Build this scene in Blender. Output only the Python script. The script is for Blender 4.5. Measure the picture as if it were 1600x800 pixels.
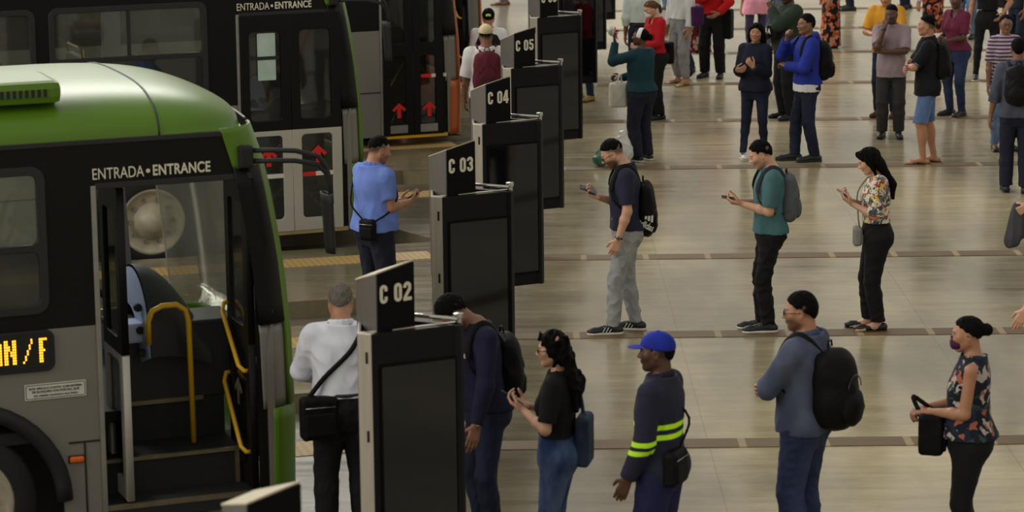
import bpy, bmesh, math, random
import numpy as np
from mathutils import Vector, Matrix

for _o in list(bpy.data.objects):
    bpy.data.objects.remove(_o, do_unlink=True)
SC = bpy.context.scene
COL = SC.collection
PI = math.pi

# ------------------------------------------------------------------ camera
FPX, CAM_H, TILT, ROLL = 4400.0, 5.4, math.radians(11.0), math.radians(0.65)
cam_d = bpy.data.cameras.new('camera')
cam_d.sensor_width = 36.0
cam_d.lens = FPX / 1600 * 36.0
cam_d.clip_end = 500
cam_d.dof.use_dof = True
cam_d.dof.focus_distance = 25.5
cam_d.dof.aperture_fstop = 3.6
cam = bpy.data.objects.new('camera', cam_d)
COL.objects.link(cam)
cam.location = (0, 0, CAM_H)
cam.rotation_euler = (Matrix.Rotation(PI / 2 - TILT, 3, 'X') @ Matrix.Rotation(-ROLL, 3, 'Z')).to_euler()
SC.camera = cam

# ------------------------------------------------------------------ world, lights, exposure
SC.view_settings.view_transform = 'Standard'
SC.view_settings.look = 'None'
SC.view_settings.gamma = 1.0
SC.view_settings.use_curve_mapping = False
SC.view_settings.exposure = 0.86
SC.cycles.use_denoising = True
SC.cycles.max_bounces = 8
SC.cycles.transparent_max_bounces = 16
SC.cycles.caustics_reflective = False
SC.cycles.caustics_refractive = False
SC.cycles.sample_clamp_indirect = 4.0

world = bpy.data.worlds.new('overcast_sky')
SC.world = world
world.use_nodes = True
wn = world.node_tree
wn.nodes.clear()
_tc = wn.nodes.new('ShaderNodeTexCoord')
_sx = wn.nodes.new('ShaderNodeSeparateXYZ')
_cr = wn.nodes.new('ShaderNodeValToRGB')
_bg = wn.nodes.new('ShaderNodeBackground')
_wo = wn.nodes.new('ShaderNodeOutputWorld')
wn.links.new(_tc.outputs['Generated'], _sx.inputs[0])
wn.links.new(_sx.outputs['Z'], _cr.inputs[0])
wn.links.new(_cr.outputs[0], _bg.inputs[0])
wn.links.new(_bg.outputs[0], _wo.inputs[0])
_e = _cr.color_ramp.elements
_e[0].position = 0.0; _e[0].color = (0.36, 0.345, 0.30, 1)
_e[1].position = 1.0; _e[1].color = (0.36, 0.35, 0.33, 1)
_m = _cr.color_ramp.elements.new(0.14); _m.color = (0.38, 0.36, 0.315, 1)
_m = _cr.color_ramp.elements.new(0.40); _m.color = (0.42, 0.405, 0.37, 1)
_bg.inputs[1].default_value = 0.86

def area_light(name, loc, aim, sx, sy, power, color):
    d = bpy.data.lights.new(name, 'AREA')
    d.shape = 'RECTANGLE'; d.size = sx; d.size_y = sy; d.energy = power; d.color = color
    o = bpy.data.objects.new(name, d); COL.objects.link(o)
    o.location = loc
    o.rotation_euler = (Vector(aim) - Vector(loc)).to_track_quat('-Z', 'Y').to_euler()
    return o
# daylight from the open bus side (left) and the open far end of the hall
area_light('daylight_bus_side', (-27, 22, 14), (1, 26, 0.5), 60, 20, 5200, (1.0, 0.96, 0.88))
area_light('daylight_far_end', (-14, 66, 24), (-1, 52, 0), 30, 8, 6000, (1.0, 0.97, 0.9))

# ------------------------------------------------------------------ helpers
def lin(c):
    """sRGB 0-255 triple -> linear RGBA"""
    out = []
    for v in c[:3]:
        v = v / 255.0
        out.append(v / 12.92 if v <= 0.04045 else ((v + 0.055) / 1.055) ** 2.4)
    return (out[0], out[1], out[2], 1.0)

_fw = Vector((0, math.cos(TILT), -math.sin(TILT))); _up = Vector((0, math.sin(TILT), math.cos(TILT)))
def ground(px, py, z=0.0):
    """where the sight line through a pixel of the 1600x800 photograph meets height z"""
    u = (px - 800) / FPX; v = -(py - 400) / FPX
    c, s = math.cos(ROLL), math.sin(ROLL)
    d = _fw + Vector((1, 0, 0)) * (u * c + v * s) + _up * (-u * s + v * c)
    t = (z - CAM_H) / d.z
    return Vector((0, 0, CAM_H)) + d * t

def tag(o, label=None, cat=None, group=None, kind=None):
    if label: o['label'] = label
    if cat: o['category'] = cat
    if group: o['group'] = group
    if kind: o['kind'] = kind
    return o

def empty(name, loc=(0, 0, 0), rz=0.0):
    o = bpy.data.objects.new(name, None)
    o.empty_display_size = 0.1
    COL.objects.link(o)
    o.location = loc; o.rotation_euler = (0, 0, rz)
    return o

def add_mesh(name, me, mat, parent=None, smooth=None):
    o = bpy.data.objects.new(name, me)
    COL.objects.link(o)
    if mat is not None:
        me.materials.clear() if False else None
        if not me.materials: me.materials.append(mat)
    if parent is not None: o.parent = parent
    if smooth is not None:
        me.polygons.foreach_set('use_smooth', [smooth] * len(me.polygons))
    return o

def np_mesh(name, V, Fq):
    me = bpy.data.meshes.new(name)
    V = np.ascontiguousarray(V, dtype=np.float32); Fq = np.ascontiguousarray(Fq, dtype=np.int32)
    me.vertices.add(len(V)); me.vertices.foreach_set('co', V.ravel())
    n, k = Fq.shape
    me.loops.add(n * k); me.loops.foreach_set('vertex_index', Fq.ravel())
    me.polygons.add(n)
    me.polygons.foreach_set('loop_start', np.arange(0, n * k, k, dtype=np.int32))
    me.polygons.foreach_set('loop_total', np.full(n, k, dtype=np.int32))
    me.polygons.foreach_set('use_smooth', np.ones(n, dtype=bool))
    me.update(calc_edges=True)
    return me

class MB:
    """collects simple solids into one mesh"""
    def __init__(s): s.bm = bmesh.new()
    def box(s, lo, hi, bevel=0.0, M=None):
        lo = Vector(lo); hi = Vector(hi)
        r = bmesh.ops.create_cube(s.bm, size=1.0)
        vs = r['verts']
        for v in vs:
            v.co = Vector((lo.x + (v.co.x + .5) * (hi.x - lo.x), lo.y + (v.co.y + .5) * (hi.y - lo.y), lo.z + (v.co.z + .5) * (hi.z - lo.z)))
        if bevel:
            es = list({e for v in vs for e in v.link_edges})
            rb = bmesh.ops.bevel(s.bm, geom=es, offset=bevel, segments=2, affect='EDGES', profile=.6)
            vs = list({v for f in rb['faces'] for v in f.verts} | {v for v in vs if v.is_valid})
        if M is not None:
            for v in vs: v.co = M @ v.co
        return s
    def prism(s, pts, z0, z1, ztop=None):
        """vertical prism over a plan polygon; ztop(x,y) gives a slanted top"""
        b = [s.bm.verts.new((p[0], p[1], z0)) for p in pts]
        t = [s.bm.verts.new((p[0], p[1], z1 if ztop is None else ztop(p[0], p[1]))) for p in pts]
        n = len(pts)
        s.bm.faces.new(list(reversed(b))); s.bm.faces.new(t)
        for i in range(n): s.bm.faces.new((b[i], b[(i + 1) % n], t[(i + 1) % n], t[i]))
        return s
    def poly(s, pts3):
        s.bm.faces.new([s.bm.verts.new(p) for p in pts3]); return s
    def tube(s, pts, r, n=8, closed=False, flat=None):
        pts = [Vector(p) for p in pts]
        rr = r if isinstance(r, (list, tuple)) else [r] * len(pts)
        rings = []; N = len(pts); prev = None
        for i, p in enumerate(pts):
            a = pts[(i - 1) % N] if (closed or i > 0) else p
            b = pts[(i + 1) % N] if (closed or i < N - 1) else p
            t = (b - a).normalized()
            if prev is None:
                x = t.cross(Vector((0, 0, 1)))
                if x.length < .1: x = t.cross(Vector((1, 0, 0)))
                x.normalize()
            else:
                x = (prev - t * prev.dot(t)).normalized()
            prev = x; y = t.cross(x)
            fx = 1.0; fy = flat if flat else 1.0
            rings.append([s.bm.verts.new(p + x * (math.cos(2 * PI * k / n) * rr[i] * fx) + y * (math.sin(2 * PI * k / n) * rr[i] * fy)) for k in range(n)])
        rng = range(N) if closed else range(N - 1)
        for i in rng:
            A = rings[i]; B = rings[(i + 1) % N]
            for k in range(n): s.bm.faces.new((A[k], A[(k + 1) % n], B[(k + 1) % n], B[k]))
        if not closed:
            s.bm.faces.new(list(reversed(rings[0]))); s.bm.faces.new(rings[-1])
        for f in s.bm.faces: f.smooth = True
        return s
    def lathe(s, prof, axis_o, ax, seg=32):
        """prof: list of (r, h) along axis ax ('y' or 'z') from point axis_o"""
        o = Vector(axis_o); rings = []
        for r, h in prof:
            ring = []
            for k in range(seg):
                a = 2 * PI * k / seg; c, d = math.cos(a) * r, math.sin(a) * r
                ring.append(s.bm.verts.new(o + (Vector((c, h, d)) if ax == 'y' else Vector((c, d, h)))))
            rings.append(ring)
        for A, B in zip(rings, rings[1:]):
            for k in range(seg):
                s.bm.faces.new((A[k], A[(k + 1) % seg], B[(k + 1) % seg], B[k]))
        return s
    def grid(s, fn, nu, nv):
        vs = [[s.bm.verts.new(fn(i / nu, j / nv)) for j in range(nv + 1)] for i in range(nu + 1)]
        for i in range(nu):
            for j in range(nv):
                s.bm.faces.new((vs[i][j], vs[i + 1][j], vs[i + 1][j + 1], vs[i][j + 1])).smooth = True
        return s
    def build(s, name, mat, parent=None, smooth=None, fixn=True):
        if fixn: bmesh.ops.recalc_face_normals(s.bm, faces=s.bm.faces[:])
        me = bpy.data.meshes.new(name); s.bm.to_mesh(me); s.bm.free()
        return add_mesh(name, me, mat, parent, smooth)

def rrect(x0, y0, x1, y1, r, n=6):
    pts = []
    for cx, cy, a0 in ((x1 - r, y0 + r, -90), (x1 - r, y1 - r, 0), (x0 + r, y1 - r, 90), (x0 + r, y0 + r, 180)):
        for k in range(n + 1):
            a = math.radians(a0 + 90 * k / n); pts.append((cx + r * math.cos(a), cy + r * math.sin(a)))
    return pts

def plate(name, loops, y, th, mat, parent=None, bevel=0.0, axis='y'):
    """flat panel with holes: loops of (x, z) points filled between, standing at depth y"""
    cu = bpy.data.curves.new(name + '_outline', 'CURVE'); cu.dimensions = '2D'; cu.fill_mode = 'BOTH'
    cu.extrude = th / 2 - bevel; cu.bevel_depth = bevel; cu.bevel_resolution = 1
    for lp in loops:
        sp = cu.splines.new('POLY'); sp.points.add(len(lp) - 1)
        for p, q in zip(sp.points, lp): p.co = (q[0], q[1], 0, 1)
        sp.use_cyclic_u = True
    t = bpy.data.objects.new('t', cu); COL.objects.link(t)
    me = bpy.data.meshes.new_from_object(t.evaluated_get(bpy.context.evaluated_depsgraph_get()))
    bpy.data.objects.remove(t); bpy.data.curves.remove(cu)
    n = len(me.vertices); co = np.empty(n * 3, np.float32); me.vertices.foreach_get('co', co); co = co.reshape(-1, 3)
    new = np.stack([co[:, 0], y - co[:, 2], co[:, 1]], 1)
    me.vertices.foreach_set('co', new.ravel()); me.update(); me.name = name
    me.materials.clear()
    return add_mesh(name, me, mat, parent)

def text_mesh(txt, size, depth=0.003, xs=1.0, bold=0.0, space=1.0):
    cu = bpy.data.curves.new('lettering', 'FONT'); cu.body = txt; cu.size = size; cu.extrude = depth / 2
    cu.offset = bold; cu.space_character = space
    t = bpy.data.objects.new('t', cu); COL.objects.link(t)
    me = bpy.data.meshes.new_from_object(t.evaluated_get(bpy.context.evaluated_depsgraph_get()))
    bpy.data.objects.remove(t); bpy.data.curves.remove(cu)
    me.transform(Matrix.Diagonal((xs, 1, 1, 1)))
    me.materials.clear()
    return me

def text(name, txt, size, M, mat, parent=None, width=None, height=None, bold=0.0, space=1.0, depth=0.004):
    """lettering in its own x/y plane, then moved by M; width/height fit the drawn extent, origin at its lower left"""
    me = text_mesh(txt, size, depth, 1.0, bold, space)
    co = np.array([v.co[:] for v in me.vertices]); lo = co.min(0); hi = co.max(0)
    sx = width / (hi[0] - lo[0]) if width else 1.0
    sy = height / (hi[1] - lo[1]) if height else 1.0
    me.transform(Matrix.Diagonal((sx, sy, 1, 1)) @ Matrix.Translation((-lo[0], -lo[1], 0)))
    me.transform(M)
    return add_mesh(name, me, mat, parent)

def upright(x, y, z, ang=0.0):
    """matrix standing lettering up at a point, facing -y turned by ang"""
    return Matrix.Translation((x, y, z)) @ Matrix.Rotation(ang, 4, 'Z') @ Matrix.Rotation(PI / 2, 4, 'X')

# ------------------------------------------------------------------ materials
def nodes_of(name):
    m = bpy.data.materials.new(name); m.use_nodes = True
    nt = m.node_tree; return m, nt, nt.nodes['Principled BSDF']

def N(nt, t, **kw):
    n = nt.nodes.new('ShaderNode' + t)
    for k, v in kw.items(): setattr(n, k, v)
    return n

def paint(name, rgb, rough=0.5, metal=0.0, var=0.12, scale=6.0, bump=0.0, bscale=60.0, coat=0.0, spec=0.5, stretch=(1, 1, 1)):
    m, nt, b = nodes_of(name)
    c = lin(rgb)
    tc = N(nt, 'TexCoord'); mp = N(nt, 'Mapping'); mp.inputs['Scale'].default_value = stretch
    nt.links.new(tc.outputs['Object'], mp.inputs[0])
    nz = N(nt, 'TexNoise'); nz.inputs['Scale'].default_value = scale; nz.inputs['Detail'].default_value = 4
    nt.links.new(mp.outputs[0], nz.inputs['Vector'])
    cr = N(nt, 'ValToRGB')
    cr.color_ramp.elements[0].position = .3; cr.color_ramp.elements[1].position = .7
    cr.color_ramp.elements[0].color = tuple(v * (1 - var) for v in c[:3]) + (1,)
    cr.color_ramp.elements[1].color = tuple(min(1, v * (1 + var)) for v in c[:3]) + (1,)
    nt.links.new(nz.outputs['Fac'], cr.inputs[0]); nt.links.new(cr.outputs[0], b.inputs['Base Color'])
    b.inputs['Roughness'].default_value = rough; b.inputs['Metallic'].default_value = metal
    b.inputs['Coat Weight'].default_value = coat; b.inputs['Specular IOR Level'].default_value = spec
    if bump:
        n2 = N(nt, 'TexNoise'); n2.inputs['Scale'].default_value = bscale; n2.inputs['Detail'].default_value = 3
        nt.links.new(mp.outputs[0], n2.inputs['Vector'])
        bp = N(nt, 'Bump'); bp.inputs['Strength'].default_value = bump; bp.inputs['Distance'].default_value = .01
        nt.links.new(n2.outputs['Fac'], bp.inputs['Height']); nt.links.new(bp.outputs[0], b.inputs['Normal'])
    return m

def glass(name, tint=(0.75, 0.78, 0.76), gloss=1.0, haze=0.0):
    """thin pane: clear or tinted pass-through plus mirror reflection by angle; haze mixes in a pale diffuse veil"""
    m = bpy.data.materials.new(name); m.use_nodes = True; nt = m.node_tree; nt.nodes.clear()
    out = N(nt, 'OutputMaterial'); tr = N(nt, 'BsdfTransparent'); gl = N(nt, 'BsdfGlossy'); fr = N(nt, 'Fresnel'); mx = N(nt, 'MixShader')
    tr.inputs[0].default_value = (*tint, 1); gl.inputs['Roughness'].default_value = .03; fr.inputs['IOR'].default_value = 1.5
    ml = N(nt, 'Math', operation='MULTIPLY'); ml.inputs[1].default_value = gloss
    nt.links.new(fr.outputs[0], ml.inputs[0]); nt.links.new(ml.outputs[0], mx.inputs[0])
    src = tr.outputs[0]
    if haze:
        df = N(nt, 'BsdfDiffuse'); df.inputs[0].default_value = (.72, .68, .56, 1); m2 = N(nt, 'MixShader'); m2.inputs[0].default_value = haze
        nt.links.new(tr.outputs[0], m2.inputs[1]); nt.links.new(df.outputs[0], m2.inputs[2]); src = m2.outputs[0]
    nt.links.new(src, mx.inputs[1]); nt.links.new(gl.outputs[0], mx.inputs[2]); nt.links.new(mx.outputs[0], out.inputs[0])
    return m

def emit(name, rgb, strength):
    m, nt, b = nodes_of(name)
    b.inputs['Base Color'].default_value = (0, 0, 0, 1)
    b.inputs['Emission Color'].default_value = lin(rgb); b.inputs['Emission Strength'].default_value = strength
    return m

MAT = {}
MAT['bus_green'] = paint('bus_green_paint', (82, 116, 26), .34, 0, .05, 2, spec=.3)
MAT['bus_orange'] = paint('bus_orange_paint', (170, 78, 16), .3, 0, .05, 2, coat=.2)
MAT['bus_black'] = paint('bus_black_paint', (18, 17, 16), .42, 0, .10, 3, spec=.16)
MAT['bus_grey'] = paint('bus_grey_paint', (116, 112, 104), .38, 0, .06, 2, coat=.2)
MAT['bus_light'] = paint('bus_light_grey_paint', (170, 166, 154), .4, 0, .06, 2)
MAT['rubber'] = paint('black_rubber', (16, 16, 16), .7, 0, .15, 8)
MAT['seal'] = paint('dark_window_seal', (22, 22, 22), .5)
MAT['dark_in'] = paint('dark_interior_vinyl', (30, 30, 31), .6, 0, .15, 5)
MAT['step'] = paint('step_tread_rubber', (22, 22, 21), .75, 0, .2, 30, bump=.3, bscale=200)
MAT['step_edge'] = paint('worn_aluminium_step_edge', (120, 110, 88), .45, .6, .15, 14)
MAT['alu'] = paint('brushed_aluminium', (150, 148, 142), .35, .8, .08, 12)
MAT['yellow'] = paint('yellow_rail_paint', (205, 160, 22), .35, 0, .06, 5)
MAT['red'] = paint('red_sticker', (200, 32, 24), .5, 0, .05, 5)
MAT['white'] = paint('white_sticker', (205, 203, 192), .5, 0, .05, 5)
MAT['letter'] = paint('pale_lettering', (214, 208, 186), .5, 0, .04, 5)
MAT['amber'] = paint('amber_lens', (214, 96, 16), .25, 0, .1, 30)
MAT['rim'] = paint('dusty_wheel_rim', (176, 168, 146), .55, .2, .18, 9)
MAT['dash_lit'] = paint('sunlit_pale_blue', (168, 180, 205), .35, 0, .05, 5)  # brightness of the sunlit dashboard panel put into the base colour
MAT['screenblk'] = paint('black_display', (6, 6, 6), .2)
MAT['led'] = emit('amber_display_dots', (255, 150, 30), 2.2)
MAT['clear'] = glass('clear_pane', (.80, .83, .80), 1.0, .03)
MAT['tint'] = glass('tinted_pane', (.34, .36, .35), 1.2, .01)
MAT['windscreen'] = glass('hazy_windscreen', (.84, .85, .78), .8, .2)  # reflection haze on the glass is mixed in as pale diffuse colour
MAT['case'] = paint('charcoal_case_paint', (18, 18, 20), .45, .0, .12, 4, spec=.15)
MAT['case_black'] = paint('black_sign_face', (7, 7, 7), .5, 0, .1, 4, spec=.1)
MAT['steel_lit'] = paint('beige_lit_steel', (168, 160, 146), .4, .35, .08, 5, stretch=(6, 6, .6))  # light on the edge strip is put into this paler steel colour
MAT['mint'] = paint('pale_mint_paper', (170, 190, 178), .6)
MAT['sill'] = paint('worn_sill', (150, 134, 82), .5)
MAT['tint2'] = glass('lightly_tinted_pane', (.62, .64, .62), 1.0, .01)
MAT['steel'] = paint('satin_steel', (122, 117, 111), .42, .55, .08, 5, stretch=(6, 6, .6))
MAT['edge'] = paint('pale_cut_edge', (190, 178, 150), .5, 0, .06, 10)
MAT['inside'] = paint('grey_case_inside', (120, 118, 106), .6, 0, .1, 5)
MAT['chrome'] = paint('bright_chrome', (190, 188, 182), .18, 1.0, .04, 5)
MAT['darkglass'] = paint('dark_display_glass', (8, 9, 13), .05, 0, .2, 3, spec=.5)

def floor_material():
    m, nt, b = nodes_of('polished_concrete_floor')
    tc = N(nt, 'TexCoord')
    def noise(sc, st, det=5, rough=.6):
        mp = N(nt, 'Mapping'); mp.inputs['Scale'].default_value = st
        nt.links.new(tc.outputs['Object'], mp.inputs[0])
        n = N(nt, 'TexNoise'); n.inputs['Scale'].default_value = sc; n.inputs['Detail'].default_value = det; n.inputs['Roughness'].default_value = rough
        nt.links.new(mp.outputs[0], n.inputs['Vector']); return n
    big = noise(.35, (1, .8, 1)); fine = noise(7, (1, 4, 1), 6, .7); streak = noise(1.6, (.5, 4, 1), 5, .65)
    cr = N(nt, 'ValToRGB'); cr.color_ramp.elements[0].position = .35; cr.color_ramp.elements[1].position = .68
    cr.color_ramp.elements[0].color = lin((152, 143, 117)); cr.color_ramp.elements[1].color = lin((198, 182, 144))
    nt.links.new(big.outputs['Fac'], cr.inputs[0])
    mx = N(nt, 'MixRGB', blend_type='MULTIPLY'); mx.inputs[0].default_value = .5
    c2 = N(nt, 'ValToRGB'); c2.color_ramp.elements[0].position = .3; c2.color_ramp.elements[1].position = .62
    c2.color_ramp.elements[0].color = (.55, .55, .53, 1); c2.color_ramp.elements[1].color = (1, 1, 1, 1)
    nt.links.new(streak.outputs['Fac'], c2.inputs[0]); nt.links.new(cr.outputs[0], mx.inputs[1]); nt.links.new(c2.outputs[0], mx.inputs[2])
    mx2 = N(nt, 'MixRGB', blend_type='MULTIPLY'); mx2.inputs[0].default_value = .35
    c3 = N(nt, 'ValToRGB'); c3.color_ramp.elements[0].position = .3; c3.color_ramp.elements[1].position = .6
    c3.color_ramp.elements[0].color = (.6, .6, .58, 1); c3.color_ramp.elements[1].color = (1, 1, 1, 1)
    nt.links.new(fine.outputs['Fac'], c3.inputs[0]); nt.links.new(mx.outputs[0], mx2.inputs[1]); nt.links.new(c3.outputs[0], mx2.inputs[2])
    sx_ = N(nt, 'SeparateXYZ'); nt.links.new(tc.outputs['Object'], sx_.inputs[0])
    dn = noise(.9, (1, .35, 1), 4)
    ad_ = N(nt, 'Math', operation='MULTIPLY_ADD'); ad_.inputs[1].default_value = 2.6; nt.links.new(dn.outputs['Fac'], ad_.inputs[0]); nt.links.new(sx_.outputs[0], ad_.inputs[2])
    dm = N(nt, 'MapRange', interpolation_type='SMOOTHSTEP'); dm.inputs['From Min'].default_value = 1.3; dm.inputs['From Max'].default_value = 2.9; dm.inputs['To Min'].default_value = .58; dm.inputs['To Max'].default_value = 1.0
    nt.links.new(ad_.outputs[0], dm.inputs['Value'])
    st_ = noise(.5, (1.6, .5, 1), 3); c4 = N(nt, 'MapRange'); c4.inputs['From Min'].default_value = .38; c4.inputs['From Max'].default_value = .56; c4.inputs['To Min'].default_value = .72; c4.inputs['To Max'].default_value = 1.0
    nt.links.new(st_.outputs['Fac'], c4.inputs['Value'])
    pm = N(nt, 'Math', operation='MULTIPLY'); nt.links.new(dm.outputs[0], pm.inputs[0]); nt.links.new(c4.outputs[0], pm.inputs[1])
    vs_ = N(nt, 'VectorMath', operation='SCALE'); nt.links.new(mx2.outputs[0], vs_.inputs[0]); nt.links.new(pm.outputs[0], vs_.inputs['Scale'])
    # saw-cut joints
    br = N(nt, 'TexBrick'); br.offset = 0; br.inputs['Scale'].default_value = 1; br.inputs['Mortar Size'].default_value = .006
    br.inputs['Brick Width'].default_value = 2.2; br.inputs['Row Height'].default_value = 40
    br.inputs['Color1'].default_value = br.inputs['Color2'].default_value = (1, 1, 1, 1); br.inputs['Mortar'].default_value = (.80, .78, .75, 1)
    mp = N(nt, 'Mapping'); mp.inputs['Location'].default_value = (.75, 5, 0); nt.links.new(tc.outputs['Object'], mp.inputs[0]); nt.links.new(mp.outputs[0], br.inputs['Vector'])
    mx3 = N(nt, 'MixRGB', blend_type='MULTIPLY'); mx3.inputs[0].default_value = 1
    nt.links.new(vs_.outputs[0], mx3.inputs[1]); nt.links.new(br.outputs['Color'], mx3.inputs[2])
    nt.links.new(mx3.outputs[0], b.inputs['Base Color'])
    rr = N(nt, 'MapRange'); rr.inputs['From Min'].default_value = .3; rr.inputs['From Max'].default_value = .7
    rr.inputs['To Min'].default_value = .13; rr.inputs['To Max'].default_value = .27
    nt.links.new(streak.outputs['Fac'], rr.inputs['Value']); nt.links.new(rr.outputs[0], b.inputs['Roughness'])
    bp = N(nt, 'Bump'); bp.inputs['Strength'].default_value = .05; bp.inputs['Distance'].default_value = .01
    wav = noise(2.2, (1, 2.2, 1), 3); nt.links.new(wav.outputs['Fac'], bp.inputs['Height']); nt.links.new(bp.outputs[0], b.inputs['Normal'])
    b.inputs['Specular IOR Level'].default_value = .5
    return m

def road_material():
    m = paint('oil_stained_road', (92, 84, 70), .6, 0, .35, 1.3, bump=.3, bscale=30); return m

def guide_strip_material():
    m, nt, b = nodes_of('ribbed_guide_tiles')
    tc = N(nt, 'TexCoord'); br = N(nt, 'TexBrick'); br.offset = 0
    br.inputs['Scale'].default_value = 1; br.inputs['Brick Width'].default_value = .62; br.inputs['Row Height'].default_value = 9
    br.inputs['Mortar Size'].default_value = .03
    br.inputs['Color1'].default_value = lin((112, 88, 54)); br.inputs['Color2'].default_value = lin((102, 80, 50)); br.inputs['Mortar'].default_value = lin((160, 140, 104))
    mp = N(nt, 'Mapping'); mp.inputs['Location'].default_value = (0, 4.5, 0)
    nt.links.new(tc.outputs['Object'], mp.inputs[0]); nt.links.new(mp.outputs[0], br.inputs['Vector'])
    wv = N(nt, 'TexWave', bands_direction='Y'); wv.inputs['Scale'].default_value = 8.5
    nt.links.new(tc.outputs['Object'], wv.inputs['Vector'])
    mx = N(nt, 'MixRGB', blend_type='MULTIPLY'); mx.inputs[0].default_value = .3
    nt.links.new(br.outputs['Color'], mx.inputs[1]); nt.links.new(wv.outputs['Color'], mx.inputs[2]); nt.links.new(mx.outputs[0], b.inputs['Base Color'])
    bp = N(nt, 'Bump'); bp.inputs['Strength'].default_value = .5; bp.inputs['Distance'].default_value = .006
    nt.links.new(wv.outputs['Fac'], bp.inputs['Height']); nt.links.new(bp.outputs[0], b.inputs['Normal'])
    b.inputs['Roughness'].default_value = .55
    return m

def warning_strip_material():
    m, nt, b = nodes_of('yellow_dotted_warning_tiles')
    tc = N(nt, 'TexCoord'); vo = N(nt, 'TexVoronoi'); vo.inputs['Scale'].default_value = 16; vo.inputs['Randomness'].default_value = 0
    nt.links.new(tc.outputs['Object'], vo.inputs['Vector'])
    cr = N(nt, 'ValToRGB'); cr.color_ramp.elements[0].position = .25; cr.color_ramp.elements[1].position = .4
    cr.color_ramp.elements[0].color = lin((196, 160, 92)); cr.color_ramp.elements[1].color = lin((164, 136, 84))
    nt.links.new(vo.outputs['Distance'], cr.inputs[0]); nt.links.new(cr.outputs[0], b.inputs['Base Color'])
    b.inputs['Roughness'].default_value = .6
    return m

# ------------------------------------------------------------------ the setting: road, platform with sawtooth bays, tactile strips
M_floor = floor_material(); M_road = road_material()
M_guide = guide_strip_material(); M_warn = warning_strip_material()
BAY = 3.69
ROAD_Z = -0.16
road = MB().box((-45, -20, ROAD_Z - .3), (-0.2, 130, ROAD_Z)).build('ground', M_road); tag(road, kind='structure')
outline = [(60, -20), (60, 130)]
nose0 = Vector((-0.72, 28.62))
bd = Vector((math.cos(math.radians(15)), math.sin(math.radians(15))))   # near edge of a bay runs along the bus
for i in range(16, -8, -1):
    T = nose0 + Vector((0.05 * i if i < 0 else .05 * i, BAY * i))
    far_in = T + Vector((-0.62, 0.9))           # front kerb of the bay
    far_run = far_in - bd * 34 + Vector((0, 1.15))
    near = T - bd * 35
    outline += [(far_run.x, far_run.y), (far_in.x, far_in.y), (T.x, T.y), (near.x, near.y)]
outline += [(-34, -20)]
# sort out overlaps: fingers between bays
bm_f = MB()
b0 = [bm_f.bm.verts.new((p[0], p[1], 0)) for p in outline]
face = bm_f.bm.faces.new(b0)
ex = bmesh.ops.extrude_face_region(bm_f.bm, geom=[face])
for v in ex['geom']:
    if isinstance(v, bmesh.types.BMVert): v.co.z = -0.3
bmesh.ops.triangulate(bm_f.bm, faces=bm_f.bm.faces[:])
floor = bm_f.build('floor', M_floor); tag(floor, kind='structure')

strip_y = [(692, 1200), (523.5, 1000), (402, 1000), (262.5, 1000), (189.5, 1000), (132.5, 1000), (84.5, 1000), (47, 1000), (17, 1000), (-12, 1000), (-38, 1000), (858, 1200)]
starts = [770, 790, 815, 880, 905, 930, 950, 940, 930, 930, 930, 760]
for k, ((yy, xx), sx) in enumerate(zip(strip_y, starts)):
    P = ground(xx, yy); A = ground(sx, yy)
    s = MB().box((0, -.125, -.01), (14, .125, .006)).build('trim_%d' % (k + 1), M_guide); tag(s, kind='structure')
    s.location = (A.x, P.y, 0)
for k, i in enumerate((-4, -3, -2, -1, 0, 1, 2)):
    T = nose0 + Vector((.05 * i, BAY * i))
    a = T + Vector((-.1, -.74)); e = a - bd * 26
    n = Vector((-bd.y, bd.x)) * .2
    s = MB().box((0, -.2, -.01), (26, .2, .006)).build('trim_%d' % (k + 21), M_warn); tag(s, kind='structure')
    s.location = (e.x, e.y, 0); s.rotation_euler = (0, 0, math.atan2(bd.y, bd.x))

cb = MB()
for k in range(9):
    cb.box((-30, 4 + 14 * k, 11.0), (30, 4.5 + 14 * k, 11.8))
cb = cb.build('ceiling', paint('concrete_roof_beams', (120, 118, 110), .8)); tag(cb, kind='structure')

# ------------------------------------------------------------------ buses (right side with doors faces the platform)
BW = 2.5
def xf(z):
    return float(np.interp(z, [.1, .7, 1.3, 1.84, 2.4, 2.7, 2.85, 3.0], [.08, .095, .08, .03, -.06, -.15, -.26, -.42]))
def front_pt(u, z, inset=0.0):
    """plan outline of the nose at height z: near side -> corner -> front -> far corner -> far side"""
    rc = .26; x = xf(z) - inset
    if u < .2:
        a = -PI / 2 + PI / 2 * u / .2
        return Vector((x - rc + rc * math.cos(a), rc + rc * math.sin(a) + inset, z))
    if u > .8:
        a = PI / 2 * (u - .8) / .2
        return Vector((x - rc + rc * math.cos(a), BW - rc + rc * math.sin(a) - inset, z))
    y = rc + (BW - 2 * rc) * (u - .2) / .6
    return Vector((x + .07 * (1 - ((y - BW / 2) / (BW / 2 - rc)) ** 2), y, z))
def nose_strip(name, z0, z1, u0, u1, mat, parent, th=.02, nu=18, nv=8):
    o = MB().grid(lambda s, t: front_pt(u0 + (u1 - u0) * s, z0 + (z1 - z0) * t), nu, nv).build(name, mat, parent, True)
    md = o.modifiers.new('thickness', 'SOLIDIFY'); md.thickness = th; md.offset = -1 if False else 1
    return o

def arrow_loop(cx, cz, w, h):
    """upward arrow outline"""
    t = w * .17
    return [(cx - t / 1.2, cz - h / 2), (cx + t / 1.2, cz - h / 2), (cx + t / 1.2, cz + h * .14), (cx + w * .34, cz - h * .08), (cx + w / 2, cz + h * .06),
            (cx, cz + h / 2), (cx - w / 2, cz + h * .06), (cx - w * .34, cz - h * .08), (cx - t / 1.2, cz + h * .14)]

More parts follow.
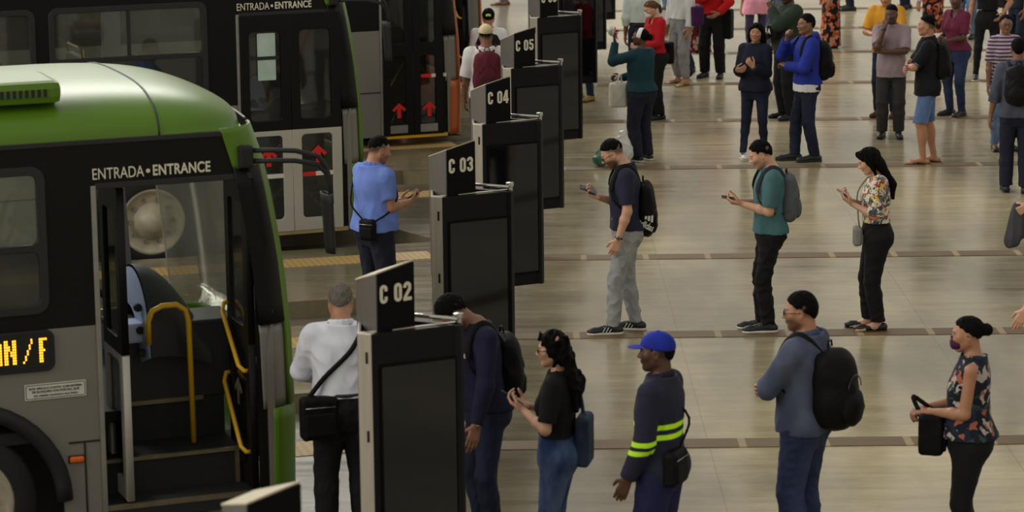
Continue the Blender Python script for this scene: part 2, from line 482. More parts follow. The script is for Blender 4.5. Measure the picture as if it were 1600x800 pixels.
def door_leaf(parent, w, z0, z1, M, arrow_mat, light, mirror=False, glassm='tint', sticker=True, bars=True, az=.74, sz=.53, ay=-.012):
    """one leaf in its own x/z plane (x 0..w), moved by M: part of the bus, its pieces sub-parts"""
    zs = z0 + (z1 - z0) * .47
    f = plate('door_leaf', [[(0, zs), (w, zs), (w, z1), (0, z1)], rrect(.09, zs + .1, w - .09, z1 - .16, .05)], 0, .05, MAT['bus_black'], parent, .004)
    f.matrix_local = M
    lo = plate('lower_frame', [[(0, z0), (w, z0), (w, zs), (0, zs)], rrect(.09, z0 + .12, w - .09, zs - .05, .05)], 0, .05, MAT['bus_light'] if light else MAT['bus_black'], f, .004)
    g1 = plate('pane', [rrect(.085, zs + .095, w - .085, z1 - .155, .05)], .005, .006, MAT['clear'] if glassm == 'clear' else MAT['tint'], f)
    g2 = plate('pane', [rrect(.085, z0 + .115, w - .085, zs - .045, .05)], .005, .006, MAT['tint2'], f)
    h = zs - z0
    plate('arrow', [arrow_loop(w * .52, z0 + h * az, .19, .19)], ay, .003, arrow_mat, f)
    if sticker:
        sx = .10
        plate('red_strip', [[(sx, z0 + h * sz), (sx + .14, z0 + h * sz), (sx + .14, z0 + h * sz + .045), (sx, z0 + h * sz + .045)]], -.012, .003, MAT['red'], f)
        plate('white_strip', [[(sx + .14, z0 + h * sz), (sx + .34, z0 + h * sz), (sx + .34, z0 + h * sz + .045), (sx + .14, z0 + h * sz + .045)]], -.012, .003, MAT['white'], f)
    if not light:
        plate('kick_plate', [rrect(.08, z0 + .03, w - .08, z0 + .13, .01)], -.028, .004, MAT['alu'], f)
    if bars:
        a, b = (.1, w - .1) if mirror else (w - .1, .1)
        for zz in (z0 + h * .28, z0 + h * .72):
            MB().tube([(a, .045, zz + .13), (a, .07, zz + .13), (b, .07, zz - .17), (b, .045, zz - .17)], .014).build('grab_bar', MAT['yellow'], f)
    return f

def wheel(parent, x, y, r=.5):
    t = MB().lathe([(r - .16, 0), (r - .03, -.01), (r, .04), (r, .24), (r - .03, .28), (r - .16, .27)], (x, y, ROAD_Z + r), 'y', 40).build('wheel', MAT['rubber'], parent, True)
    MB().lathe([(r - .155, .02), (r - .18, .0), (r - .21, .06), (.19, .09), (.17, .03), (.12, .0), (.1, -.03), (.0, -.03)], (x, y, ROAD_Z + r), 'y', 40).build('rim', MAT['rim'], t, True)
    for k in range(10):
        a = 2 * PI * k / 10
        nb = MB()
        nb.lathe([(.0, .045), (.018, .045), (.018, .09)], (x + .225 * math.cos(a), y, ROAD_Z + r + .225 * math.sin(a)), 'y', 6)
        nb.build('wheel_nut', MAT['alu'], t)
    return t

def build_bus(loc, ang, accent, label, open_doors=False, length=9.0, door=(-1.26, -.2), detail=True):
    root = empty('bus', loc, ang); tag(root, label, 'bus', 'city buses in the bays')
    A = MAT[accent]; L = length
    d0, d1 = door; zt, zb = 2.38, .22
    band, low = 2.69, 1.48
    # ---- near side, upper black band with the window openings
    wins = [(-3.16, -1.62), (-4.9, -3.36), (-6.6, -5.06), (-8.4, -6.8)]
    holes = [rrect(a, 1.62, b, 2.52, .07) for a, b in wins if a > -L + .1]
    plate('upper_side_panel', [[(-L, low), (d0, low), (d0, band), (-L, band)]] + holes, .02, .04, MAT['bus_black'], root)
    plate('door_header_panel', [[(d0, zt), (d1, zt), (-.21, 2.4), (-.32, band), (d0, band)]], .02, .04, MAT['bus_black'], root)
    plate('front_quarter_panel', [[(d1, low), (-.11, low), (-.13, 1.9), (-.2, zt), (d1, zt)]], .02, .04, MAT['bus_black'], root)
    # ---- lower grey panel with wheel arch
    arch = [(-2.2 + .66 * math.cos(a), .33 + .66 * math.sin(a)) for a in [PI * k / 20 for k in range(20, -1, -1)]]
    lo = [(-L, .14), (-2.86, .14)] + [(p[0], max(.14, p[1])) for p in arch] + [(-1.54, .14), (d0, .14), (d0, low), (-L, low)]
    plate('lower_side_panel', [lo], .02, .04, MAT['bus_grey'], root)
    ar = MB().tube([(p[0], -.01, p[1]) for p in arch], .055, 8).build('wheel_arch_lip', MAT['rubber'], root)
    wl = MB().box((-2.95, .32, -.1), (-1.45, .36, 1.1)).box((-2.95, .02, 1.03), (-1.45, .36, 1.07)).build('wheel_well', MAT['rubber'], root)
    plate('front_lower_panel', [[(d1 + .06, .14), (-.09, .14), (-.09, 1.48), (d1 + .06, 1.2)]], .015, .03, MAT['bus_grey'], root)
    plate('front_quarter_panel', [[(d1, .14), (d1 + .07, .14), (d1 + .07, 1.2), (-.09, 1.48), (d1, 1.48)]], .03, .03, MAT['bus_black'], root)
    MB().box((d0 - .03, -.012, .14), (d0 + .005, .05, zt + .02), .004).build('door_post_trim', MAT['alu'], root)
    MB().box((d0, -.006, zt - .005), (d1, .06, zt + .035), .004).build('door_header', MAT['seal'], root)
    MB().box((-L, -.006, .66), (-2.9, .0, .675)).box((-1.5, -.006, .70), (d0 - .03, .0, .712)).box((-1.40, -.006, .14), (-1.388, 0, .70)).build('panel_seam', MAT['seal'], root)
    # ---- windows: a frame, and its panes as sub-parts
    for a, b in wins:
        if a < -L + .1: continue
        zm = 2.02 if a > -3.3 else 1.98
        fr = plate('window', [rrect(a - .03, 1.59, b + .03, 2.55, .09), rrect(a + .02, 1.64, b - .02, zm - .02, .05), rrect(a + .02, zm + .02, b - .02, 2.5, .05)], .0, .03, MAT['seal'], root, .004)
        plate('pane', [rrect(a + .015, 1.635, b - .015, zm - .015, .05)], .005, .006, MAT['tint'], fr)
        plate('pane', [rrect(a + .015, zm + .015, (a + b) / 2 + .01, 2.505, .05)], .0, .006, MAT['clear'], fr)
        plate('pane', [rrect((a + b) / 2 - .01, zm + .015, b - .015, 2.505, .05)], .012, .006, MAT['clear'], fr)
        plate('sash_bar', [[((a + b) / 2 - .018, zm), ((a + b) / 2 + .018, zm), ((a + b) / 2 + .018, 2.5), ((a + b) / 2 - .018, 2.5)]], .0, .02, MAT['seal'], fr)
    # ---- far side, floor, rear
    fw_ = [(-1.9, -.62), (-3.8, -2.1), (-5.6, -4.0), (-7.4, -5.8)]
    plate('far_side_panel', [[(-L, .2), (-.3, .2), (-.44, 1.0), (-.52, 2.5), (-.52, band), (-L, band)]] + [rrect(a, 1.05, b, 2.45, .06) for a, b in fw_ if a > -L], BW - .02, .04, MAT['bus_grey'], root)
    for a, b in fw_:
        if a > -L: plate('far_window_pane', [rrect(a - .01, 1.04, b + .01, 2.46, .06)], BW - .02, .006, MAT['clear'], root)
    MB().box((-L, .04, .2), (-L + .05, BW - .04, band)).build('rear_panel', MAT['bus_grey'], root)
    fb = MB().box((-L + .05, .36, .72), (-1.0, BW - .05, .80)).box((-1.28, .72, .3), (-.25, BW - .05, .75)).box((-L + .05, .04, .72), (-1.5, .36, .80))
    fb.build('cabin_floor', MAT['step'], root)
    st = MB().box((d0, .0, .14), (d1, .42, .24)).box((d0, .3, .24), (d1, .78, .48)).build('entry_steps', MAT['step'], root)
    MB().box((d0, -.004, .215), (d1, .03, .245)).box((d0, .285, .46), (d1 - .06, .315, .485)).box((d0, .7, .735), (d1 - .2, .73, .765)).box((d1 - .1, .27, .24), (d1 - .075, .3, .49)).build('step_edge', MAT['step_edge'], st)
    if not open_doors:
        MB().box((d0, -.02, .11), (d1 + .05, .03, .15)).build('sill_strip', MAT['yellow'] if accent != 'bus_green' else MAT['sill'], root)
    # ---- roof
    def roof(s, t):
        b = s; x0 = -1.25; xe = -.165
        x = -L + (x0 + L) * (s / .5) if s < .5 else x0 + (xe - x0) * math.sin((s - .5) / .5 * PI / 2)
        bb = max(0.0, (x - x0) / (xe - x0))
        am = max(0.0, (1 - bb ** 7)) ** (1 / 7)
        a = math.sin((t * 2 - 1) * PI / 2)
        r = min(1.0, (abs(a * am) ** 5 + bb ** 5 * .999) ** (1 / 5))
        z = band + (.27 + .03 * (1 - a * a)) * max(0.0, 1 - r ** 4.2) ** (1 / 2.3) * (1 - .30 * bb ** 2)
        xx = x + (.07 * (1 - a * a) * bb)
        return Vector((xx, BW / 2 + BW / 2 * a * am, z))
    MB().grid(roof, 60, 40).build('roof', A, root, True)
    MB().tube([roof(.5 + .5 * math.asin((-.83 + 1.25) / 1.06) / (PI / 2), t / 30) + Vector((0, 0, .002)) for t in range(31)], .007, 6).build('roof_seam', MAT['seal'], root)
    MB().box((-L, -.012, band - .02), (-.36, .03, band + .012), .004).build('rain_gutter', MAT['seal'], root)
    # ---- nose: corner pillars, windscreen, bumper, header
    nose_strip('corner_pillar', .80, 2.72, .10, .21, A, root)
    nose_strip('corner_pillar', 2.45, 2.72, .0, .11, A, root)
    nose_strip('front_quarter_panel', 1.38, 2.46, .0, .101, MAT['bus_black'], root)
    nose_strip('front_lower_panel', .80, 1.38, .0, .101, MAT['bus_grey'], root)
    nose_strip('corner_pillar', .85, 1.05, .79, .98, A, root)
    nose_strip('bumper', .12, .80, .03, 1.0, A, root, nu=30)
    nose_strip('front_panel', .85, 1.05, .21, .79, A, root)
    ws = nose_strip('windscreen', 1.05, 2.5, .21, 1.0, MAT['windscreen'], root, .008)
    nose_strip('front_header', 2.5, 2.72, .21, 1.0, MAT['bus_black'], root)
    for yw in (.8, 1.7):
        MB().tube([(xf(1.32) + .09, yw, 1.32), (xf(1.6) + .1, yw + .1, 1.6), (xf(2.1) + .09, yw + .2, 2.1)], .012, 6).build('wiper', MAT['rubber'], ws)
    # ---- dashboard, driver, rails
    def dash(s, t):
        th = s * PI * .95
        return Vector((-.80 + .46 * t, 1.0 + .5 * math.cos(th) * (1 - .1 * t) + .1 * t, .9 + (.76 - .46 * t * t) * (math.sin(th) ** .7 if th < PI else 0)))
    db = MB().grid(dash, 24, 12).build('dashboard', MAT['dark_in'], root, True)
    pan = [(-.42 + .42 * math.cos(a), .36 * math.sin(a)) for a in [PI * .08 + PI * .84 * k / 16 for k in range(17)]]
    dm = MB()
    def dpt(k, t):
        a = PI * (.02 + .93 * k); return Vector((-.805 - .03 * t, 1.0 + .49 * math.cos(a) * (1 - .36 * t), .9 + .745 * (1 - .34 * t) * max(0, math.sin(a)) ** .7))
    dm.grid(dpt, 24, 3).build('instrument_panel', MAT['dash_lit'], db)
    for q in range(3):
        MB().lathe([(0, -.012), (.028, -.012), (.03, .01)], (-.84, .62 + .04 * q, 1.12 + .15 * q), 'y', 16).build('switch', MAT['rubber'], db)
    sw = MB().tube([(-1.12 + .06 * math.sin(a), 1.2 + .22 * math.cos(a), 1.55 + .2 * math.sin(a)) for a in [2 * PI * k / 24 for k in range(24)]], .018, 8, closed=True)
    sw.tube([(-1.12, 1.2, 1.55), (-.8, 1.2, 1.3)], .025)
    sw.build('steering_wheel', MAT['rubber'], root)
    MB().box((-.95, .72, .75), (-.16, .76, 1.27), .01).box((-1.0, .72, 1.24), (-.14, 1.15, 1.29), .015).build('driver_partition', MAT['dark_in'], root)
    MB().box((-.98, .66, 1.18), (-.72, .86, 1.32), .02).build('fare_box', MAT['dash_lit'], root)
    sp = [(-.82, .5, 1.2), (-.82, .5, 1.36), (-.79, .5, 1.43), (-.72, .5, 1.46), (-.62, .5, 1.46), (-.56, .5, 1.42), (-.54, .5, 1.34), (-.53, .5, .49)]
    MB().tube(sp, .02, 10).build('handrail', MAT['yellow'], root)
    MB().tube([(-1.38, .6, .8), (-1.38, .6, 1.35), (-1.33, .6, 1.45), (-1.24, .6, 1.47)], .02, 10).build('handrail', MAT['yellow'], root)
    for sxx in ((-2.1, .45), (-3.0, .45), (-3.9, .45), (-2.5, 1.6), (-3.4, 1.6)):
        if sxx[0] < -L + .6: continue
        se = MB().box((sxx[0], sxx[1], 1.2), (sxx[0] + .42, sxx[1] + .8, 1.28), .03).box((sxx[0] - .03, sxx[1], 1.26), (sxx[0] + .05, sxx[1] + .8, 1.85), .03).box((sxx[0] + .1, sxx[1] + .1, .8), (sxx[0] + .3, sxx[1] + .7, 1.2)).build('passenger_seat', MAT['dark_in'], root)
        MB().tube([(sxx[0], sxx[1] + .05, 1.75), (sxx[0], sxx[1] + .05, 1.93), (sxx[0], sxx[1] + .75, 1.93), (sxx[0], sxx[1] + .75, 1.75)], .015).build('grab_bar', MAT['yellow'], se)
    wheel(root, -2.2, .04)
    ld = bpy.data.lights.new('cabin_fill', 'AREA'); ld.shape = 'RECTANGLE'; ld.size = .3; ld.size_y = .3; ld.energy = 6; ld.color = (.9, .95, 1)  # added fill light that lifts the dark cabin, no such fitting seen
    lo_ = bpy.data.objects.new('cabin_fill', ld); COL.objects.link(lo_); lo_.parent = root; lo_.location = (-1.3, 1.4, 2.62)
    # ---- doors
    dw = (d1 - d0) / 2 - .01
    if open_doors:
        Ml = Matrix.Translation((d0 + .17, .03, 0)) @ Matrix.Rotation(PI / 2, 4, 'Z')
        Mr = Matrix.Translation((d1 - .03, .03, 0)) @ Matrix.Rotation(PI / 2, 4, 'Z')
        l1 = door_leaf(root, dw, .26, zt - .02, Ml, MAT['bus_light'], True, False, 'clear', False, False)
        l2 = door_leaf(root, dw, .26, zt - .02, Mr, MAT['alu'], False, True, 'clear', False, False, .62, .5, .03)
        for (za, zb_) in ((1.44, 1.06), (.95, .5)):
            MB().tube([(.5, .02, za), (.5, .05, za), (.46, .075, za - .05), (.08, .075, zb_ + .03), (.04, .05, zb_), (.04, .02, zb_)], .016, 8).build('grab_bar', MAT['yellow'], l2)
    else:
        dark = accent != 'bus_green'
        door_leaf(root, dw, .15, zt, Matrix.Translation((d0 + .005, .0, 0)), MAT['red'], not dark, False, 'tint', not dark, True, *((.30, .68) if dark else (.74, .53)))
        door_leaf(root, dw, .15, zt, Matrix.Translation((d0 + dw + .015, .0, 0)), MAT['red'], not dark, True, 'tint', True, True, *((.30, .68) if dark else (.74, .53)))
    # ---- lettering over the door
    y = -.006
    a = text('lettering', 'ENTRADA', 1, upright(-1.272, y, 2.44), MAT['letter'], root, .34, .072)
    MB().lathe([(0, -.003), (.014, -.003), (.014, .0)], (-.905, y, 2.475), 'y', 14).build('lettering', MAT['letter'], root)
    a = text('lettering', 'ENTRANCE', 1, upright(-.872, y, 2.44), MAT['letter'], root, .385, .072, bold=.022, space=1.05)
    # ---- mirror on its arm
    arm = MB()
    for off in (0, .07):
        arm.tube([(-.22, .0, 2.56 - off), (-.1, -.1, 2.57 - off), (.05, -.16, 2.565 - off * .95), (.2, -.18, 2.52 - off * .8), (.25, -.18, 2.45 - off * .6), (.275, -.18, 2.36 - off * .3), (.285, -.18, 2.2)], .017, 8)
    arm.box((-.3, -.05, 2.45), (-.2, .02, 2.6), .02)
    ao = arm.build('mirror_arm', MAT['rubber'], root)
    mr = MB().grid(lambda s, t: Vector((.25 + .03 * math.sin(2 * PI * s) + .02 * t, -.18 + .11 * math.cos(2 * PI * s) * (1 - .35 * t), 2.27 - .40 * t)), 20, 8)
    mr.build('mirror', MAT['rubber'], root, True).modifiers.new('thickness', 'SOLIDIFY').thickness = .01
    if detail:
        # roof ventilation hatch
        hb = MB().box((-2.3, .12, 2.93), (-1.42, .75, 3.08), .05).build('roof_hatch', A, root)
        gr = MB()
        for k in range(9): gr.box((-1.86 + .04 * k, .112, 2.98), (-1.84 + .04 * k, .13, 3.03))
        gr.build('hatch_grille', MAT['rubber'], hb)
        rv = MB()
        for k in range(6): rv.lathe([(0, .008), (.014, .006), (.016, 0)], (-1.35 + .075 * k, .55 + .08 * k, 2.95), 'z', 10)
        # route display, dot matrix
        dsp = plate('route_display', [rrect(-3.1, 1.215, -1.575, 1.475, .05)], -.01, .03, MAT['rubber'], root, .006)
        plate('screen', [rrect(-3.07, 1.24, -1.605, 1.45, .03)], -.027, .002, MAT['screenblk'], dsp)
        GL = {'M': ['1100011', '1110111', '1111111', '1101011', '1100011', '1100011', '1100011', '1100011', '1100011'],
              'A': ['011110', '110011', '110011', '110011', '111111', '110011', '110011', '110011', '110011'],
              'N': ['110011', '110011', '111011', '111011', '110111', '110111', '110011', '110011', '110011'],
              '/': ['00001', '00001', '00010', '00010', '00100', '00100', '01000', '01000', '10000'],
              'F': ['1111', '1100', '1100', '1100', '1110', '1100', '1100', '1100', '1100'], ' ': ['0'] * 9}
        pit = .0134; pz = .0182; cx = -1.618
        for ch in reversed('MAN / F'):
            gw = len(GL[ch][0]); dots = MB()
            cx -= gw * pit
            for r_, row in enumerate(GL[ch]):
                for c_, bit in enumerate(row):
                    if bit == '1':
                        x = cx + c_ * pit; z = 1.432 - r_ * pz
                        dots.box((x, -.031, z - .0135), (x + .0098, -.0285, z))
            if ch != ' ': dots.build('display_character', MAT['led'], dsp)
            cx -= pit
        # notice
        nt_ = plate('notice', [rrect(-1.775, 1.018, -1.37, 1.125, .008)], -.006, .003, MAT['white'], root)
        plate('border', [rrect(-1.768, 1.025, -1.377, 1.118, .008), rrect(-1.764, 1.029, -1.381, 1.114, .006)], -.008, .002, MAT['seal'], nt_)
        for k, (tx, w) in enumerate((('ESTE VEÍCULO CONTA COM SISTEMA', .35), ('DE BLOQUEIO DAS PORTAS, QUE', .31), ('SÓ ABREM QUANDO ELE PARA', .29))):
            text('lettering', tx, 1, upright(-1.572 - w / 2, -.0085, 1.087 - .025 * k), MAT['seal'], nt_, w, .017, bold=.01)
        lm = MB().box((-1.50, -.03, .575), (-1.405, .0, .615), .012).build('side_marker_lamp', MAT['amber'], root)
        MB().box((-1.508, -.012, .568), (-1.397, .0, .622), .006).build('lamp_housing', MAT['rubber'], lm)
    return root

A20 = math.radians(21)
def bus_at(px, py, **k):
    P = ground(px, py, ROAD_Z); return (P.x, P.y, 0)
b1 = build_bus(bus_at(456, 850), A20, 'bus_green', 'nearest green and grey bus with open front door and amber route display', True)
b2 = build_bus(bus_at(566, 397), A20, 'bus_green', 'green and grey bus with closed doors and red arrows behind the nearest bus', False)
b3 = build_bus(bus_at(717, 243), A20, 'bus_orange', 'orange and grey bus with dark doors and red arrows, beyond the green buses', False, 6.0, door=(-1.0, -.2), detail=False)
b4 = build_bus(bus_at(752, 160), A20, 'bus_orange', 'farthest orange bus, mostly hidden behind the people with backpacks', True, 5.0, detail=False)
for t_ in (b2,):   # stickers on the closed door of the second bus
    lf = [c for c in t_.children if c.name.startswith('door_leaf')][0]
    q = plate('paper_notice', [rrect(.18, 1.72, .37, 2.2, .01)], -.02, .003, MAT['mint'], lf)
    MB().box((.12, -.026, 1.93), (.40, -.022, 1.965)).build('lettering_band', MAT['seal'], q)
    fr = [c for c in t_.children if c.name.startswith('window')][0]
    q = plate('pictogram_sticker', [rrect(-2.1, 1.66, -1.8, 1.78, .01)], -.002, .002, MAT['dark_in'], fr)
    for k in range(4):
        x = -2.07 + .07 * k
        MB().lathe([(0, -.002), (.008, -.002)], (x + .02, -.004, 1.76), 'y', 10).box((x + .012, -.006, 1.72), (x + .028, -.004, 1.75)).box((x, -.006, 1.70), (x + .03, -.004, 1.708)).build('pictogram', MAT['alu'], q)

# ------------------------------------------------------------------ heavy condensed lettering for the bay numbers
def _arc(cx, cy, rx, ry, a0, a1, n=8): return [(cx + rx * math.cos(math.radians(a0 + (a1 - a0) * k / n)), cy + ry * math.sin(math.radians(a0 + (a1 - a0) * k / n))) for k in range(n + 1)]
_t, _w, _r, _hw = .11, .50, .14, .088
GLYPH = {
    'C': ([(_w - _t, .36)] + [(_w - _t, _t + _r - .03)] + _arc(_w / 2, _t + _r, .145, _r, 0, -180) + _arc(_w / 2, 1 - _t - _r, .145, _r, 180, 0) + [(_w - _t, .64)],),
    '0': (_arc(_w / 2, _t + _r, .145, _r, 0, -180) + _arc(_w / 2, 1 - _t - _r, .145, _r, 180, 0) + [(_w - _t, _t + _r), (_w - _t, _t + _r - .04)],),
    '1': ([(.08, .80), (.26, .90), (.26, 0)],),
    '2': ([(_t, .68)] + _arc(_w / 2, 1 - _t - _r, .145, _r, 180, 0) + [(_w - _t, .60), (_t + .02, .22), (_t + .01, .10)], [(0, .10), (_w, .10)]),
    '3': ([(_t, .72)] + _arc(_w / 2, 1 - _t - _r, .145, _r, 180, 0) + [(_w - _t, .60), (.22, .52)], [(.22, .52), (_w - _t, .44)] + _arc(_w / 2, _t + _r, .145, _r, 0, -180) + [(_t, .32)]),
    '4': ([(.34, 0), (.34, 1)], [(.30, .96), (.07, .34), (.07, .27)], [(0, .27), (_w, .27)]),
    '5': ([(_w - .02, .90), (.11, .90), (.11, .52)], [(.11, .56), (.26, .60), (_w - _t, .50)] + _arc(_w / 2, _t + _r, .145, _r, 0, -180) + [(_t, .34)]),
    '7': ([(0, .91), (.42, .91), (.40, .80), (.18, 0)],), '8': ([(.39, .74)] + _arc(.25, .75, .145, .155, 0, 360, 12) + [(.39, .70)], [(.39, .27)] + _arc(.25, .27, .15, .17, 0, 360, 12) + [(.39, .22)]), '9': ([(.39, .70)] + _arc(.25, .72, .145, .17, 0, 360, 12) + [(.39, .25)] + _arc(.25, .25, .145, .14, 0, -180), ),
    '6': ([(_w - _t, .70)] + _arc(_w / 2, 1 - _t - _r, .145, _r, 0, 180) + _arc(_w / 2, _t + _r, .145, _r, 180, 360) + [(_w - _t, .46), (.25, .56), (_t, .48)],)}
def numerals(name, s, width, height, M, mat, parent):
    mb = MB(); x0 = 0.0; tot = sum(.30 if c == ' ' else .56 for c in s) - .06
    for ch in s:
        if ch == ' ': x0 += .30; continue
        for k, ln in enumerate(GLYPH[ch]):
            P_ = [Vector(p) for p in ln]; n = len(P_); L_, R_ = [], []
            for i in range(n):
                a = P_[max(0, i - 1)]; b = P_[min(n - 1, i + 1)]; d = (b - a)
                if d.length < 1e-6: d = Vector((0, 1))
                d.normalize(); nr = Vector((-d.y, d.x)) * _hw
                L_.append(P_[i] + nr); R_.append(P_[i] - nr)
            for z in (0, .003):
                vl = [mb.bm.verts.new((((p.x + x0) / tot) * width, max(0, min(1, p.y)) * height, z + .0003 * k)) for p in L_]
                vr = [mb.bm.verts.new((((p.x + x0) / tot) * width, max(0, min(1, p.y)) * height, z + .0003 * k)) for p in R_]
                for i in range(n - 1): mb.bm.faces.new((vr[i], vr[i + 1], vl[i + 1], vl[i]))
        x0 += .56
    mb.bm.transform(M)
    return mb.build(name, mat, parent, fixn=False)

# ------------------------------------------------------------------ bay totems: triangular cases with a slant-topped number head
def build_totem(num, px, py, label, low=False):
    """placed by the far right top corner of its number head, 2.25 m up, or by the lower right corner of its case"""
    if low:
        P = ground(px, py, .40); P = Vector((P.x - .53 + .24, P.y - .27 + .21, 0))
    else: P = ground(px, py, 2.25)
    root = empty('bay_totem', (P.x - .24, P.y - .21, 0), 0)
    tag(root, label, 'sign', 'bay number totems along the platform')
    a, b, c = Vector((0, 0)), Vector((.53, .27)), Vector((-.08, .58))
    zt, zb = 1.86, .40
    def slab(p, q, th, z0, z1, name, mat, par, bev=.006, off=0.0):
        d = (q - p); L = d.length; an = math.atan2(d.y, d.x)
        M = Matrix.Translation((p.x, p.y, 0)) @ Matrix.Rotation(an, 4, 'Z')
        return MB().box((0, off, z0), (L, off + th, z1), bev, M).build(name, mat, par), M, L
    fs, Mf, L = slab(a, b, .06, zb, zt, 'front_case', MAT['case'], root)
    plate('display', [rrect(.06, .52, L - .06, 1.66, .012)], -.003, .006, MAT['darkglass'], fs).matrix_local = Mf
    plate('display_frame', [rrect(.045, .505, L - .045, 1.675, .015), rrect(.06, .52, L - .06, 1.66, .012)], -.005, .01, MAT['case_black'], fs).matrix_local = Mf
    plate('top_rim', [[(0.0, 0), (L, 0), (L, .03), (0, .03)]], 0, .004, MAT['edge'], fs).matrix_local = Mf @ Matrix.Translation((0, .045, zt + .003)) @ Matrix.Rotation(-PI / 2, 4, 'X')
    bs, Mb, L2 = slab(b, c, .05, zb, zt, 'back_case', MAT['case'], root)
    MB().tube([Mb @ Vector((.03, .025, zt + .03)), Mb @ Vector((L2 * .75, .025, zt + .03))], .012).build('top_rail', MAT['chrome'], bs)
    MB().lathe([(0, -.03), (.02, -.03), (.022, .03), (.03, .035), (.03, .06), (0, .065)], (b.x - .03, b.y + .02, zt), 'z', 16).build('rail_knob', MAT['chrome'], bs)
    MB().prism([(.03, .05), (.46, .265), (-.05, .52)], zb + .02, zt - .10).build('inner_shelf', MAT['inside'], root)
    # steel edge on the left with its slots
    es, Me, Le = slab(Vector((-.085, .045)), Vector((0, 0)), .05, .02, zt + .005, 'steel_edge', MAT['steel_lit'], root, .008)
    for z in (.75, 1.25, 1.72):
        MB().box((.055, -.004, z - .035), (.07, .002, z + .035), .002, Me).build('slot', MAT['screenblk'], es)
    slab(Vector((-.085, .045)), c + Vector((-.02, 0)), .02, .02, zt, 'side_panel', MAT['steel'], root, .004, -.02)
    # number head
    h0 = [(-.0 + .03, .06), (.24, .21), (.02, .5), (-.105, .40)]
    def ztop(x, y): return 2.25 - (.24 - x) * .345 - (y - .21) * .15
    MB().prism(h0, 1.2, 2.2, ztop).build('number_head', MAT['steel'], root)
    hd = [o for o in root.children if o.name.startswith('number_head')][0]
    # black face, slightly proud, following the slant
    d = Vector((.21, .15)); Lh = d.length; an = math.atan2(d.y, d.x)
    M = Matrix.Translation((.03, .06, 0)) @ Matrix.Rotation(an, 4, 'Z')
    s_ = .345 * math.cos(an) + .15 * -math.sin(an)
    plate('sign_face', [[(0, 1.2), (Lh, 1.2), (Lh, 2.25 - .002), (0, 2.25 - .002 - Lh * s_)]], -.004, .012, MAT['case_black'], hd).matrix_local = M
    numerals('lettering', 'C 0%d' % num, Lh * .86, .115, M @ upright(.014, -.012, 2.025), MAT['letter'], hd)
    cap = MB().prism([(p[0] * 1.0 + (-.004 if p[0] < 0 else .003), p[1] - .003) for p in h0], 2.0, 2.2, ztop)
    for v in cap.bm.verts:
        v.co.z = ztop(v.co.x, v.co.y) + (.010 if v.co.z > 2.01 else .002)
    cap.build('top_cap', MAT['edge'], hd)
    # feet under the case
    ft = MB()
    for x, y in ((.03, .07), (-.04, .45)):
        ft.box((x, y, .0), (x + .05, y + .05, zb))
    ft.box((-.08, .0, 0), (.2, .55, .02))
    ft.build('foot_frame', MAT['steel'], root)
    return root
tl = ['front bay totem reading C 01, only its slanted top in frame', 'bay totem reading C 02 between the white shirt man and navy sweater man',
      'bay totem reading C 03 just behind the man with navy sweater', 'bay totem reading C 04 with a reflective display under the number',
      'bay totem reading C 05 beside the white shirts near the orange bus', 'bay totem behind C 05, its number cut by the frame top']
for k, (px, py) in enumerate([(468, 755), (645, 408), (741, 220), (796, 120), (835, 43)]):
    build_totem(k + 1, px, py, tl[k])
for k, (px, py, lb) in enumerate([(911, 216, tl[5]), (934, 129, 'dark totem case behind C 06 with feet showing below it'), (948, 77, 'dark totem case just left of the pale shirted person at the top edge'), (962, 30, 'farthest dark totem case at the top edge of the platform row')]):
    build_totem(k + 6, px, py, lb, True)

